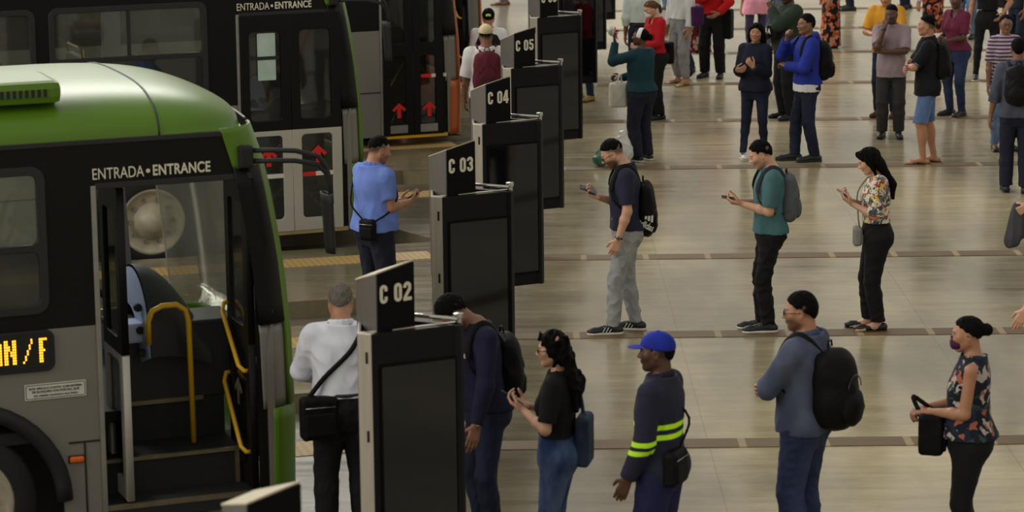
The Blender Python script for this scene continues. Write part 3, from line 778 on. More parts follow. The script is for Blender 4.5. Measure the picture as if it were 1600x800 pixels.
# ------------------------------------------------------------------ soft-surface modelling: distance fields turned into one continuous mesh
def v3(*a): return np.array(a, float)
def unit(v):
    v = np.asarray(v, float); return v / (np.linalg.norm(v) + 1e-12)
class SDF:
    def __init__(s, vox): s.vox = vox; s.it = []
    def _add(s, fn, lo, hi, k, op): s.it.append((fn, np.asarray(lo, float), np.asarray(hi, float), k, op)); return s
    def cap(s, a, b, ra, rb=None, k=.02, op='u', flat=None, end=False):
        """tapered limb from a to b; flat=(axis, factor) squashes it along an axis"""
        a = np.asarray(a, float); b = np.asarray(b, float); rb = ra if rb is None else rb
        ba = b - a; L2 = float(ba @ ba) + 1e-12
        fa, ff = (unit(flat[0]), flat[1]) if flat is not None else (None, 1)
        def fn(X, Y, Z):
            x, y, z = X - a[0], Y - a[1], Z - a[2]
            t = np.clip((x * ba[0] + y * ba[1] + z * ba[2]) / L2, 0, 1)
            x = x - t * ba[0]; y = y - t * ba[1]; z = z - t * ba[2]
            if fa is not None:
                d = (x * fa[0] + y * fa[1] + z * fa[2]) * (1 / ff - 1)
                x = x + d * fa[0]; y = y + d * fa[1]; z = z + d * fa[2]
            e = (np.sqrt(x * x + y * y + z * z) - (ra + (rb - ra) * t)) * min(1, ff if ff < 1 else 1)
            if end: e = np.maximum(e, ((X - b[0]) * ba[0] + (Y - b[1]) * ba[1] + (Z - b[2]) * ba[2]) / math.sqrt(L2))
            return e
        m = max(ra, rb) * max(1, ff)
        return s._add(fn, np.minimum(a, b) - m, np.maximum(a, b) + m, k, op)
    def chain(s, pts, rs, k=.02, op='u', flat=None):
        for i in range(len(pts) - 1): s.cap(pts[i], pts[i + 1], rs[i], rs[i + 1], k, op, flat)
        return s
    def ell(s, c, r, ax=None, k=.02, op='u'):
        c = np.asarray(c, float); r = np.asarray(r, float); A = np.eye(3) if ax is None else np.asarray(ax, float)
        mr = r.min()
        def fn(X, Y, Z):
            x, y, z = X - c[0], Y - c[1], Z - c[2]
            q = 0; g = 0
            for i in range(3):
                u = (x * A[i][0] + y * A[i][1] + z * A[i][2]) / r[i]
                q = q + u * u; g = g + (u / r[i]) ** 2
            q = np.sqrt(q); return q * (q - 1) / np.sqrt(g + 1e-9)
        e = np.sqrt(((A * r[:, None]) ** 2).sum(0))
        return s._add(fn, c - e, c + e, k, op)
    def box(s, c, h, ax=None, r=.01, k=.01, op='u'):
        c = np.asarray(c, float); h = np.asarray(h, float) - r; A = np.eye(3) if ax is None else np.asarray(ax, float)
        def fn(X, Y, Z):
            x, y, z = X - c[0], Y - c[1], Z - c[2]
            q = [np.abs(x * A[i][0] + y * A[i][1] + z * A[i][2]) - h[i] for i in range(3)]
            o = np.sqrt(sum(np.maximum(v, 0) ** 2 for v in q)); i_ = np.minimum(np.maximum(np.maximum(q[0], q[1]), q[2]), 0)
            return o + i_ - r
        e = (np.abs(A) * (h + r)[:, None]).sum(0)
        return s._add(fn, c - e, c + e, k, op)
    def loft(s, prof, ofs, twist=0.0, k=.02, op='u', sup=2.3, zmin=None, zmax=None):
        """torso: prof rows (z, half width, half depth, y offset); ofs(z)->(x, y) lean; twist at the top"""
        P = np.array(prof, float); zz = np.linspace(P[0, 0], P[-1, 0], 160)
        def sm(col):
            v = np.interp(zz, P[:, 0], P[:, col]); kx = np.ones(13) / 13; return np.convolve(np.pad(v, 6, 'edge'), kx, 'valid')
        W, D, O = sm(1), sm(2), sm(3)
        z0, z1 = P[0, 0], P[-1, 0]; c0 = z0 if zmin is None else max(z0, zmin); c1 = z1 if zmax is None else min(z1, zmax)
        def fn(X, Y, Z):
            w = np.interp(Z, zz, W); d = np.interp(Z, zz, D); o = np.interp(Z, zz, O)
            ox, oy = ofs(Z); x = X - ox; y = Y - oy
            if twist:
                an = twist * np.clip((Z - z0) / (z1 - z0), 0, 1); ca, sa = np.cos(an), np.sin(an); x, y = x * ca + y * sa, -x * sa + y * ca
            y = y - o
            q = (np.abs(x / w) ** sup + np.abs(y / d) ** sup) ** (1 / sup)
            e = (q - 1) * np.minimum(w, d)
            return np.maximum(e, np.maximum(Z - c1, c0 - Z))
        m = max(P[:, 1].max(), P[:, 2].max()) + np.abs(P[:, 3]).max()
        oo = [ofs(np.array(z)) for z in (z0, (z0 + z1) / 2, z1)]
        xs = [float(o[0]) for o in oo]; ys = [float(o[1]) for o in oo]
        return s._add(fn, (min(xs) - m, min(ys) - m, c0), (max(xs) + m, max(ys) + m, c1), k, op)
    def cut(s, p, n, lo=None, hi=None, k=.004):
        """drop everything on the n side of a plane, inside a box"""
        p = np.asarray(p, float); n = unit(n)
        fn = lambda X, Y, Z: (X - p[0]) * n[0] + (Y - p[1]) * n[1] + (Z - p[2]) * n[2]
        return s._add(fn, lo if lo is not None else (-9, -9, -9), hi if hi is not None else (9, 9, 9), k, 'i')
    def arrays(s, disp=None):
        v = s.vox
        us = [i for i in s.it if i[4] == 'u']
        lo = np.min([i[1] for i in us], 0) - 3 * v; hi = np.max([i[2] for i in us], 0) + 3 * v
        n = np.maximum(4, np.ceil((hi - lo) / v).astype(int))
        D = np.full(n, 1.0, np.float32)
        ax = [lo[i] + v * np.arange(n[i]) for i in range(3)]
        for fn, a, b, k, op in s.it:
            i0 = np.maximum(0, np.floor((a - lo - k - 2 * v) / v).astype(int)); i1 = np.minimum(n, np.ceil((b - lo + k + 2 * v) / v).astype(int) + 1)
            if (i1 <= i0).any(): continue
            sl = tuple(slice(p, q) for p, q in zip(i0, i1))
            X = ax[0][sl[0]][:, None, None].astype(np.float32); Y = ax[1][sl[1]][None, :, None].astype(np.float32); Z = ax[2][sl[2]][None, None, :].astype(np.float32)
            d = np.asarray(fn(X, Y, Z), np.float32) + np.zeros((1, 1, 1), np.float32); g = D[sl]
            d = np.broadcast_to(d, g.shape)
            if op == 'u':
                h = np.clip(.5 + .5 * (g - d) / k, 0, 1); D[sl] = g + (d - g) * h - k * h * (1 - h)
            else:
                e = -d if op == 's' else d
                h = np.clip(.5 - .5 * (g - e) / k, 0, 1); D[sl] = g + (e - g) * h + k * h * (1 - h)
        if disp is not None:
            D += np.asarray(disp(ax[0][:, None, None], ax[1][None, :, None], ax[2][None, None, :]), np.float32) * (np.abs(D) < .06)
        return nets(D, lo, v)
    def mesh(s, name, mat, parent=None, disp=None, tint=None, org=None):
        V, Q = s.arrays(disp)
        if len(V) == 0: V = np.zeros((3, 3)); Q = np.array([[0, 1, 2, 0]])
        T = tint(V) if tint is not None else None
        if org is not None: V = V - np.asarray(org)
        me = np_mesh(name, V, Q)
        if T is not None:
            a = me.color_attributes.new('tint', 'FLOAT_COLOR', 'POINT'); a.data.foreach_set('color', np.ascontiguousarray(T, np.float32).ravel())
        return add_mesh(name, me, mat, parent)

def nets(D, lo, v):
    S = D < 0
    n = D.shape
    c8 = [(i, j, k) for i in (0, 1) for j in (0, 1) for k in (0, 1)]
    cnt = np.zeros(tuple(m - 1 for m in n), np.int8)
    for i, j, k in c8: cnt += S[i:n[0] - 1 + i, j:n[1] - 1 + j, k:n[2] - 1 + k]
    A = np.argwhere((cnt > 0) & (cnt < 8))
    if len(A) == 0: return np.zeros((0, 3)), np.zeros((0, 4), int)
    idx = np.full(cnt.shape, -1, np.int32); idx[tuple(A.T)] = np.arange(len(A))
    val = np.stack([D[A[:, 0] + i, A[:, 1] + j, A[:, 2] + k] for i, j, k in c8], 1)
    acc = np.zeros((len(A), 3)); num = np.zeros(len(A))
    for a in range(8):
        for b in range(a + 1, 8):
            pa, pb = np.array(c8[a]), np.array(c8[b])
            if np.abs(pa - pb).sum() != 1: continue
            x = (val[:, a] < 0) != (val[:, b] < 0)
            t = val[:, a] / (val[:, a] - val[:, b] + 1e-20)
            acc[x] += pa + t[x, None] * (pb - pa); num[x] += 1
    V = lo + v * (A + acc / num[:, None])
    Q = []
    for d in range(3):
        sl0 = [slice(1, m - 1) for m in n]; sl1 = list(sl0)
        sl0[d] = slice(0, n[d] - 1); sl1[d] = slice(1, n[d])
        s0 = S[tuple(sl0)]; s1 = S[tuple(sl1)]
        for flip, E in ((0, np.argwhere(s0 & ~s1)), (1, np.argwhere(~s0 & s1))):
            if len(E) == 0: continue
            off = np.ones(3, int); off[d] = 0; E = E + off
            e, f = [(1, 2), (2, 0), (0, 1)][d]
            oe = np.zeros(3, int); oe[e] = 1; of = np.zeros(3, int); of[f] = 1
            q = np.stack([idx[tuple(E.T)], idx[tuple((E - oe).T)], idx[tuple((E - oe - of).T)], idx[tuple((E - of).T)]], 1)
            Q.append(q[:, ::-1] if flip else q)
    Q = np.concatenate(Q); Q = Q[(Q >= 0).all(1)]
    return V, Q

def folds(seed, amp, f=(30, 30, 14)):
    """soft cloth creases as a small displacement"""
    r = np.random.RandomState(seed); K = r.normal(size=(7, 3)) * np.array(f); ph = r.uniform(0, 6.28, 7)
    def fn(X, Y, Z):
        q = 0
        for k, p in zip(K, ph): q = q + np.sin(X * k[0] + Y * k[1] + Z * k[2] + p)
        return amp * (np.abs(q) - 1.2) / 2
    return fn

# ------------------------------------------------------------------ materials of people
def attr_mat(name, rough=.5, bump=.0, bscale=300, sss=0.0):
    m, nt, b = nodes_of(name)
    at = N(nt, 'Attribute', attribute_name='tint')
    nz = N(nt, 'TexNoise'); nz.inputs['Scale'].default_value = 25; nz.inputs['Detail'].default_value = 3
    tc = N(nt, 'TexCoord'); nt.links.new(tc.outputs['Object'], nz.inputs['Vector'])
    mr = N(nt, 'MapRange'); mr.inputs['To Min'].default_value = .86; mr.inputs['To Max'].default_value = 1.12
    nt.links.new(nz.outputs['Fac'], mr.inputs['Value'])
    mx = N(nt, 'VectorMath', operation='SCALE'); nt.links.new(at.outputs['Color'], mx.inputs[0]); nt.links.new(mr.outputs[0], mx.inputs['Scale'])
    nt.links.new(mx.outputs[0], b.inputs['Base Color']); b.inputs['Roughness'].default_value = rough
    b.inputs['Specular IOR Level'].default_value = .4
    return m
M_skin = attr_mat('skin', .48)
M_tint = attr_mat('dyed_cloth', .85)

def cloth(name, rgb, rough=.85, var=.14, kind=None, rgb2=None):
    if kind is None:
        m = paint(name, rgb, rough, 0, var, 9, bump=.25, bscale=26, spec=.25, stretch=(1, 1, .55)); return m
    m, nt, b = nodes_of(name); b.inputs['Roughness'].default_value = rough; b.inputs['Specular IOR Level'].default_value = .25
    tc = N(nt, 'TexCoord')
    if kind == 'denim':
        nz = N(nt, 'TexNoise'); nz.inputs['Scale'].default_value = 5.5; nz.inputs['Detail'].default_value = 5
        mp = N(nt, 'Mapping'); mp.inputs['Scale'].default_value = (1, 1, .5); nt.links.new(tc.outputs['Object'], mp.inputs[0]); nt.links.new(mp.outputs[0], nz.inputs['Vector'])
        cr = N(nt, 'ValToRGB'); cr.color_ramp.elements[0].position = .38; cr.color_ramp.elements[1].position = .72
        cr.color_ramp.elements[0].color = lin(rgb); cr.color_ramp.elements[1].color = lin(rgb2)
        nt.links.new(nz.outputs['Fac'], cr.inputs[0]); nt.links.new(cr.outputs[0], b.inputs['Base Color'])
    elif kind == 'stripes':
        wv = N(nt, 'TexWave', bands_direction='Z'); wv.inputs['Scale'].default_value = 7
        nt.links.new(tc.outputs['Object'], wv.inputs['Vector'])
        cr = N(nt, 'ValToRGB'); cr.color_ramp.interpolation = 'CONSTANT'; cr.color_ramp.elements[1].position = .5
        cr.color_ramp.elements[0].color = lin(rgb); cr.color_ramp.elements[1].color = lin(rgb2)
        nt.links.new(wv.outputs['Fac'], cr.inputs[0]); nt.links.new(cr.outputs[0], b.inputs['Base Color'])
    else:   # a list of colours in blotches
        sc, cols = kind
        vo = N(nt, 'TexVoronoi'); vo.inputs['Scale'].default_value = sc
        ns = N(nt, 'TexNoise'); ns.inputs['Scale'].default_value = sc * .7
        ad = N(nt, 'MixRGB', blend_type='ADD'); ad.inputs[0].default_value = .12
        nt.links.new(tc.outputs['Object'], ad.inputs[1]); nt.links.new(tc.outputs['Object'], ns.inputs['Vector']); nt.links.new(ns.outputs['Color'], ad.inputs[2])
        nt.links.new(ad.outputs[0], vo.inputs['Vector'])
        sp = N(nt, 'SeparateXYZ'); nt.links.new(vo.outputs['Color'], sp.inputs[0])
        cr = N(nt, 'ValToRGB'); cr.color_ramp.interpolation = 'CONSTANT'
        el = cr.color_ramp.elements
        el[0].color = lin(cols[0]); el[0].position = 0
        el[1].color = lin(cols[1]); el[1].position = 1 / len(cols)
        for i, c in enumerate(cols[2:]):
            e = el.new((i + 2) / len(cols)); e.color = lin(c)
        nt.links.new(sp.outputs[0], cr.inputs[0]); nt.links.new(cr.outputs[0], b.inputs['Base Color'])
    n2 = N(nt, 'TexNoise'); n2.inputs['Scale'].default_value = 26; nt.links.new(tc.outputs['Object'], n2.inputs['Vector'])
    bp = N(nt, 'Bump'); bp.inputs['Strength'].default_value = .25; bp.inputs['Distance'].default_value = .01
    nt.links.new(n2.outputs['Fac'], bp.inputs['Height']); nt.links.new(bp.outputs[0], b.inputs['Normal'])
    return m

M_hair = paint('black_hair', (13, 11, 10), .75, 0, .3, 40, bump=.6, bscale=120, spec=.08, stretch=(3, 3, .6))
M_hair_brown = paint('brown_hair', (92, 64, 44), .7, 0, .3, 40, spec=.15, bump=.5, bscale=120, stretch=(3, 3, .6))
M_hair_grey = paint('grey_hair', (104, 98, 92), .8, 0, .35, 50, spec=.1, bump=.5, bscale=150)
M_black = cloth('black_cloth', (17, 17, 19), .8)
M_bag = paint('black_nylon', (12, 12, 13), .6, 0, .25, 12, bump=.3, bscale=60, spec=.14)
M_sole = paint('white_rubber_sole', (205, 202, 192), .6, 0, .06, 20)
M_shoe = paint('black_shoe', (20, 20, 21), .5, 0, .2, 30)
M_phone = paint('phone_body', (24, 25, 30), .25)
M_pscreen = paint('phone_screen', (60, 66, 80), .08)
M_gl = paint('glasses_frame', (24, 22, 22), .3)
M_eye = paint('eye_white', (200, 192, 180), .3)
M_watch = paint('steel_watch', (150, 150, 150), .25, .9)

# ------------------------------------------------------------------ people
def ik(S, W, l1, l2, pole):
    S = np.asarray(S, float); W = np.asarray(W, float); d = W - S; L = np.linalg.norm(d)
    if L > (l1 + l2) * .995: W = S + d / L * (l1 + l2) * .995; d = W - S; L = np.linalg.norm(d)
    if L < abs(l1 - l2) * 1.02 + .02: L = abs(l1 - l2) * 1.02 + .02; W = S + unit(d) * L; d = W - S
    a = (l1 * l1 - l2 * l2 + L * L) / (2 * L); h = math.sqrt(max(0, l1 * l1 - a * a)); u = d / L
    p = np.asarray(pole, float); p = p - u * (p @ u); p = unit(p)
    return S + u * a + p * h, W

def hand(s, W, f, n, side, H, curl=.35, thumb=.5, k=.004):
    """palm, four separate bent fingers and a thumb; f fingers' direction, n the way the palm faces, side +1 when the thumb is at f x n"""
    f = unit(f); n = unit(n - f * (n @ f)); t = np.cross(f, n) * side
    off = [.0175, .006, -.006, -.0165]
    tips = []
    for i, (o, L) in enumerate(zip(off, (.024, .027, .025, .019))):
        K = W + f * (.054 if i in (1, 2) else .051) * H + t * o * H
        s.cap(W + t * o * .55 * H, K, .0085 * H, .0068 * H, .012)
        p = K; an = 0
        for j, (m, r) in enumerate(((1, .0056), (.68, .0050), (.5, .0044))):
            an += curl * (.8, 1.15, .8)[j] * (1 + .08 * i); d = f * math.cos(an) + n * math.sin(an)
            d = unit(d + t * o * 2.2)
            q = p + d * L * m * H; s.cap(p, q, r * H, r * .9 * H, k); p = q
        tips.append(p)
    b = W + f * .012 * H + t * .016 * H
    d1 = unit(f * .62 + t * (.78 - .35 * thumb) + n * (.2 + .5 * thumb)); d2 = unit(f * .85 + t * (.35 - .35 * thumb) + n * (.3 + .5 * thumb))
    p1 = b + d1 * .026 * H; p2 = p1 + d2 * .020 * H; p3 = p2 + unit(d2 + n * .15) * .015 * H
    s.cap(b, p1, .0085 * H, .0068 * H, .008); s.cap(p1, p2, .0064 * H, .0056 * H, k); s.cap(p2, p3, .0056 * H, .0046 * H, k)
    return dict(W=W, f=f, n=n, t=t, grip=W + f * .058 * H + n * .020 * H)

MALE = [(.44, .070, .050, .0), (.49, .094, .070, -.004), (.53, .098, .074, -.006), (.60, .089, .066, .0), (.68, .094, .068, .002), (.74, .103, .072, .0), (.79, .106, .064, -.004), (.825, .088, .048, -.008), (.85, .05, .04, -.012)]
FEMALE = [(.44, .076, .054, .0), (.49, .100, .076, -.006), (.53, .102, .078, -.008), (.61, .076, .056, .0), (.68, .084, .060, .002), (.73, .092, .064, .002), (.785, .094, .056, -.004), (.822, .078, .043, -.008), (.85, .044, .036, -.012)]

class Figure: pass
SEED = [7]
def person(P, yaw, H=1.72, sex='m', fat=1.0, lean=0.0, side=0.0, twist=0.0, head=(0, 0, 0), skin=(150, 104, 78), arms=None, feet=None, top=None, bottom=None,
           shoes=None, hair='short', hair_mat=None, beard=0, label='', vox=.0062, extras=(), cap=None, mask=None, glasses=False, watch=None, belt=False, legs=False):
    """one standing figure: yaw 0 looks away from the camera, 90 to its left, 180 to it"""
    SEED[0] += 1; seed = SEED[0]
    F = Figure(); F.H = H
    root = empty('person', (P.x, P.y, 0), math.radians(yaw)); tag(root, label, 'person', 'people waiting on the platform'); F.root = root
    pelv = np.array([side * H, 0.0])
    def ofs(Z):
        t = np.clip((Z / H - .53) / .30, -1, 1.6); return pelv[0] * (1 - .5 * np.clip(t, 0, 1)), lean * H * np.clip(t, 0, 1.6)
    F.ofs = ofs
    table = MALE if sex == 'm' else FEMALE
    def prof(e=0.0, ez=0.0, z0=None, z1=None, hem=0.0, fatk=1.0):
        out = []
        for z, w, d, o in table:
            belly = math.exp(-((z - .62) / .085) ** 2) * (fat - 1)
            fw = (1 + (fat - 1) * .6 * fatk) * .95
            out.append([z * H, (w * fw + e) * H, (d * (1 + (fat - 1) * .5) + e + belly * .05) * H, (o + belly * .035) * H])
        return out
    # ---- skeleton
    sh = .101 if sex == 'm' else .090
    sh *= 1 + (fat - 1) * .35
    tw = twist
    def tor(x, y, z):
        ox, oy = ofs(np.array(z * H)); a = tw * np.clip((z - .44) / .41, 0, 1)
        return np.array([ox + (x * math.cos(a) - y * math.sin(a)) * H, oy + (x * math.sin(a) + y * math.cos(a)) * H, z * H])
    F.tor = tor
    neck = tor(0, -.012, .845); S = {-1: tor(-sh, -.004, .812), 1: tor(sh, -.004, .812)}
    # head frame
    yw, pt, rl = [math.radians(a) for a in head]
    Rz = np.array([[math.cos(yw), -math.sin(yw), 0], [math.sin(yw), math.cos(yw), 0], [0, 0, 1]])
    Rx = np.array([[1, 0, 0], [0, math.cos(pt), -math.sin(pt)], [0, math.sin(pt), math.cos(pt)]])
    Ry = np.array([[math.cos(rl), 0, math.sin(rl)], [0, 1, 0], [-math.sin(rl), 0, math.cos(rl)]])
    Rh = Rz @ Rx @ Ry; ax = Rh.T
    hh = (.132 if sex == 'm' else .130) * H
    if H < 1.0: hh *= 1.2
    skull = neck + np.array([0, lean * .25 * H + max(0, -pt) * .045 * H, .040 * H - max(0, -pt) * .010 * H]) + Rh @ np.array([0, .022 * H, 0]) + Rh @ np.array([0, 0, .052 * H])
    Hc = skull
    hp = lambda x, y, z: Hc + Rh @ (np.array([x, y, z]) * hh)
    F.hp = hp; F.hh = hh; F.Rh = Rh; F.Hc = Hc
    # arms
    l1, l2 = .172 * H, .150 * H
    arms = arms or {}
    A = {}
    for sd in (-1, 1):
        a = arms.get(sd, 'down')
        if a == 'down': a = dict(w=(.135 * sd, .035, .475), pole=(.5 * sd, -1, 0))
        if a == 'pocket': a = dict(w=(.118 * sd, .035, .500), pole=(.8 * sd, -1, 0), f=(-.1 * sd, .3, -1))
        if a == 'phone': a = dict(w=(.055 * sd, .205, .660), pole=(.5 * sd, -.4, -1), f=(-.25 * sd, .9, .35), n=(-.3 * sd, -.4, .9), curl=.55)
        w = np.array(a['w'], float)
        ww = tor(*w) if w[2] > .55 else np.array([w[0] * H + ofs(np.array(w[2] * H))[0], w[1] * H, w[2] * H])
        E, W = ik(S[sd], ww, l1, l2, a.get('pole', (.5 * sd, -.6, -1)))
        f = unit(a.get('f', W - E)); n = np.array(a.get('n', (-sd, .2, 0)), float)
        A[sd] = dict(E=E, W=W, f=f, n=n, curl=a.get('curl', .32), thumb=a.get('thumb', .5), hide=a == 'none')
    F.A = A; F.S = S
    # legs
    feet = feet or {}
    G = {}
    hipw = .052 if sex == 'm' else .056
    for sd in (-1, 1):
        fx, fy, fyaw = feet.get(sd, (.062 * sd, 0, -8 * sd))[:3]
        lift = feet[sd][3] if sd in feet and len(feet[sd]) > 3 else 0
        hip = np.array([pelv[0] + hipw * sd * H, -.004 * H, .515 * H]); an = np.array([fx * H, fy * H - .012 * H, (.045 + lift) * H])
        fd = np.array([-math.sin(math.radians(fyaw)), math.cos(math.radians(fyaw)), 0])
        K, an2 = ik(hip, an, .2395 * H, .2355 * H, fd)
        G[sd] = dict(hip=hip, K=K, an=an, fd=fd)
    F.G = G
    # ---- body
    bare_arm = (top or {}).get('sleeve', 'short')
    s = SDF(vox * .86)
    thin = -.012
    pr = prof(thin)
    if legs or not bottom: s.loft([p for p in pr], ofs, tw, .02)
    else: s.loft([p for p in pr if p[0] > .58 * H], ofs, tw, .02)
    nr = (.034 if sex == 'm' else .0285) * H * (1 + (fat - 1) * .4)
    s.cap(neck - np.array([0, 0, .02 * H]), hp(0, -.12, -.22), nr * 1.08, nr, .03)
    for sd in (-1, 1):
        s.cap(neck + np.array([0, 0, .004 * H]), S[sd], nr * .75, .026 * H, .03)
        fk = 1 + (fat - 1) * .5
        ra = (.029, .0235, .021, .0148) if sex == 'm' else (.0245, .0205, .0185, .013)
        a = A[sd]; E, W = a['E'], a['W']
        s.cap(S[sd], E, ra[0] * fk * H, ra[1] * fk * H, .03)
        fm = E + (W - E) * .3
        s.cap(E, fm, ra[1] * fk * H, (ra[2] + .0025) * fk * H, .02); s.cap(fm, W, (ra[2] + .0025) * fk * H, ra[3] * H, .02, flat=None)
        a['hand'] = hand(s, W, a['f'], a['n'], sd, H, a['curl'], a['thumb'])
    # head
    fw = 1 + (fat - 1) * .35
    s.ell(hp(0, -.06, .13), np.array([.335, .43, .37]) * hh, ax, .02)
    s.ell(hp(0, .12, -.10), np.array([.275 * fw, .27, .36]) * hh, ax, .03)
    s.cap(hp(0, .10, -.22), hp(0, .255, -.415), .19 * hh * fw, .085 * hh, .02)
    for sd in (-1, 1):
        s.cap(hp(.225 * sd * fw, -.02, -.22), hp(.05 * sd, .25, -.41), .085 * hh, .07 * hh, .03)
        s.cap(hp(.21 * sd, .24, -.07), hp(.12 * sd, .33, -.12), .075 * hh, .05 * hh, .03)
        s.ell(hp(.145 * sd, .425, .015), np.array([.088, .075, .05]) * hh, ax, .012, 's')
        s.ell(hp(.142 * sd, .335, .012), np.array([.062, .055, .055]) * hh, ax, .003)
        s.ell(hp(.335 * sd, -.03, -.03), np.array([.038, .095, .15]) * hh, ax, .008)
        s.ell(hp(.375 * sd, -.02, -.01), np.array([.03, .045, .08]) * hh, ax, .006, 's')
    s.cap(hp(-.13, .345, .085), hp(.13, .345, .085), .05 * hh, None, .02)
    s.cap(hp(0, .365, .03), hp(0, .465, -.115), .032 * hh, .052 * hh, .012)
    for sd in (-1, 1): s.ell(hp(.055 * sd, .425, -.13), np.array([.042, .05, .036]) * hh, ax, .01)
    s.ell(hp(0, .385, -.235), np.array([.105, .04, .026]) * hh, ax, .006); s.ell(hp(0, .378, -.282), np.array([.09, .042, .030]) * hh, ax, .006)
    s.ell(hp(0, .44, -.258), np.array([.11, .03, .006]) * hh, ax, .004, 's')
    if legs:
        for sd in (-1, 1):
            g = G[sd]; K, an, hip = g['K'], g['an'], g['hip']
            s.cap(hip, K, .050 * H, .034 * H, .03); s.cap(K, an, .031 * H, .0205 * H, .02)
            calf = K + (an - K) * .32 - g['fd'] * .010 * H
            s.ell(calf, np.array([.031, .031, .075]) * H, None, .03)
            fd = g['fd']; sx = np.array([fd[1], -fd[0], 0]); b0 = np.array([an[0], an[1], .018 * H])
            heel = b0 - fd * .030 * H; ball = b0 + fd * .085 * H
            s.cap(heel, b0 + fd * .02 * H + np.array([0, 0, .01 * H]), .018 * H, .021 * H, .02); s.cap(b0 + fd * .02 * H + np.array([0, 0, .008 * H]), ball - np.array([0, 0, .004 * H]), .021 * H, .0145 * H, .02)
            for i, o in enumerate((-.020, -.009, .001, .010, .018)):
                o2 = o * -sd; r = .0085 if i == 0 else .0062
                s.cap(ball + sx * o2 * H * .9 - fd * .01 * H + np.array([0, 0, -.006 * H]), ball + sx * o2 * 1.1 * H + fd * (.034 - .005 * i) * H + np.array([0, 0, -.009 * H]), .010 * H, r * H, .006)
    sk = np.array(lin(skin)[:3]); dark = sk * np.array([.16, .14, .14])
    def tint(V):
        L = (V - Hc) @ Rh / hh; x, y, z = L[:, 0], L[:, 1], L[:, 2]; axx = np.abs(x)
        C = np.tile(np.append(sk, 1.0), (len(V), 1)).astype(np.float32)
        hd = (np.abs(L) < .75).all(1) & (z > -.6)
        def mixin(w, col):
            w = np.clip(w, 0, 1)[:, None]; C[:, :3] = C[:, :3] * (1 - w) + np.array(col) * w
        if beard:
            w = np.clip((-.10 - z - .35 * np.clip(.12 - y, 0, 1)) * 9, 0, 1) * np.clip((y + .08) * 8, 0, 1) * np.clip((z + .56) * 8, 0, 1) * hd
            lipz = np.exp(-((z + .258) / .045) ** 2 - (x / .10) ** 2) * (y > .3)
            mixin(w * beard * (1 - lipz), dark)
            mixin(np.exp(-((z + .185) / .03) ** 2) * (axx < .14) * (y > .3) * beard, dark)
        if hair in ('short', 'fade', 'buzz'):
            mixin(np.clip((z - (-.05 + .72 * (y + .05))) * 5, 0, 1) * np.clip((.24 - y) * 9, 0, 1) * (z > -.42) * (.88 if hair == 'short' else .78) * hd * (axx < .355), np.array(lin((30, 26, 24))[:3]) if hair_mat is None else np.array(lin((110, 104, 98))[:3]))
        lips = np.exp(-((z + .258) / .04) ** 4 - (x / .105) ** 4) * (y > .30) * hd
        mixin(lips * .6, sk * np.array([.85, .5, .5]))
        brow = np.exp(-((z - .115 + .25 * np.clip(axx - .15, 0, 1)) / .022) ** 4) * np.exp(-((axx - .145) / .085) ** 6) * (y > .2) * hd
        mixin(brow * .9, dark)
        eye = np.exp(-((z - .010) / .022) ** 4 - ((axx - .142) / .055) ** 4) * (y > .3) * hd
        mixin(eye * .8, (.5, .47, .43)); iris = np.exp(-((z - .010) / .024) ** 4 - ((axx - .138) / .022) ** 4) * (y > .3) * hd
        mixin(iris, (.02, .012, .008)); lid = np.exp(-((z - .040) / .010) ** 4 - ((axx - .142) / .065) ** 4) * (y > .25) * hd
        mixin(lid * .7, dark)
        return C
    F.body = s.mesh('body', M_skin, root, None, tint)
    # ---- top
    if top:
        e = top.get('ease', .008); z_hem = top.get('hem', .50); t = SDF(vox)
        pt_ = prof(e)
        flare = top.get('flare', .0)
        rows = [p for p in pt_]
        rows[0][1] = max(rows[0][1], rows[2][1] * .98); rows[0][2] = max(rows[0][2], rows[2][2] * .98)
        for p in rows:
            if p[0] < .60 * H and z_hem < .56: p[1] += .007 * H; p[2] += .007 * H
            if p[0] < .62 * H: p[1] = max(p[1], (table[3][1] * (1 + (fat - 1) * .6) + e + .004) * H) + flare * H; p[2] = p[2] + flare * H
        rows[-1][0] = .856 * H; rows[-2][1] *= 1.03
        if z_hem < .43: rows = [[z_hem * H - .02, rows[0][1] * top.get('skirt', 1.05), rows[0][2] * top.get('skirt', 1.05), 0]] + rows
        t.loft(rows, ofs, tw, .02, zmin=z_hem * H)
        if sex == 'f':
            for sd in (-1, 1): t.ell(tor(.043 * sd, .045, .718), np.array([.042, .036, .042]) * H, None, .03)
        if z_hem < .545:
            for sd in (-1, 1): t.ell(G[sd]['hip'] + np.array([0, -.034 * H, .012 * H]), np.array([.060, .056, .066]) * H, None, .03)
            t.cut((0, 0, max(z_hem, .40) * H), (0, 0, -1)) if z_hem > .43 else None
        sl = top.get('sleeve', 'short'); fk = 1 + (fat - 1) * .5
        for sd in (-1, 1):
            a = A[sd]; E, W = a['E'], a['W']; Sx = S[sd]
            t.cap(neck + np.array([0, 0, -.004 * H]), Sx + np.array([0, 0, .002 * H]), nr * .85, .030 * H, .03)
            ru = (.036 if sex == 'm' else .031) * fk * H; re = (.030 if sex == 'm' else .026) * fk * H; se = top.get('sease', 0) * H
            if sl == 'none': continue
            if sl == 'short':
                q = Sx + (E - Sx) * top.get('slen', .78); t.cap(Sx, q, ru + se, re * 1.12 + se, .03, end=True)
            elif sl == 'roll':
                t.cap(Sx, E, ru + se, re + se, .03); q = E + (W - E) * .35; t.cap(E, q, re + se, re * .96 + se, .02, end=True)
            else:
                wr = (.0225 if sex == 'm' else .0195) * H + se; q = E + (W - E) * top.get('slen', .97)
                t.cap(Sx, E, ru + se, re + se, .03); t.cap(E, q, re + se, wr, .02, end=True)
        # neckline opening and hem
        nk = top.get('neck', 'crew')
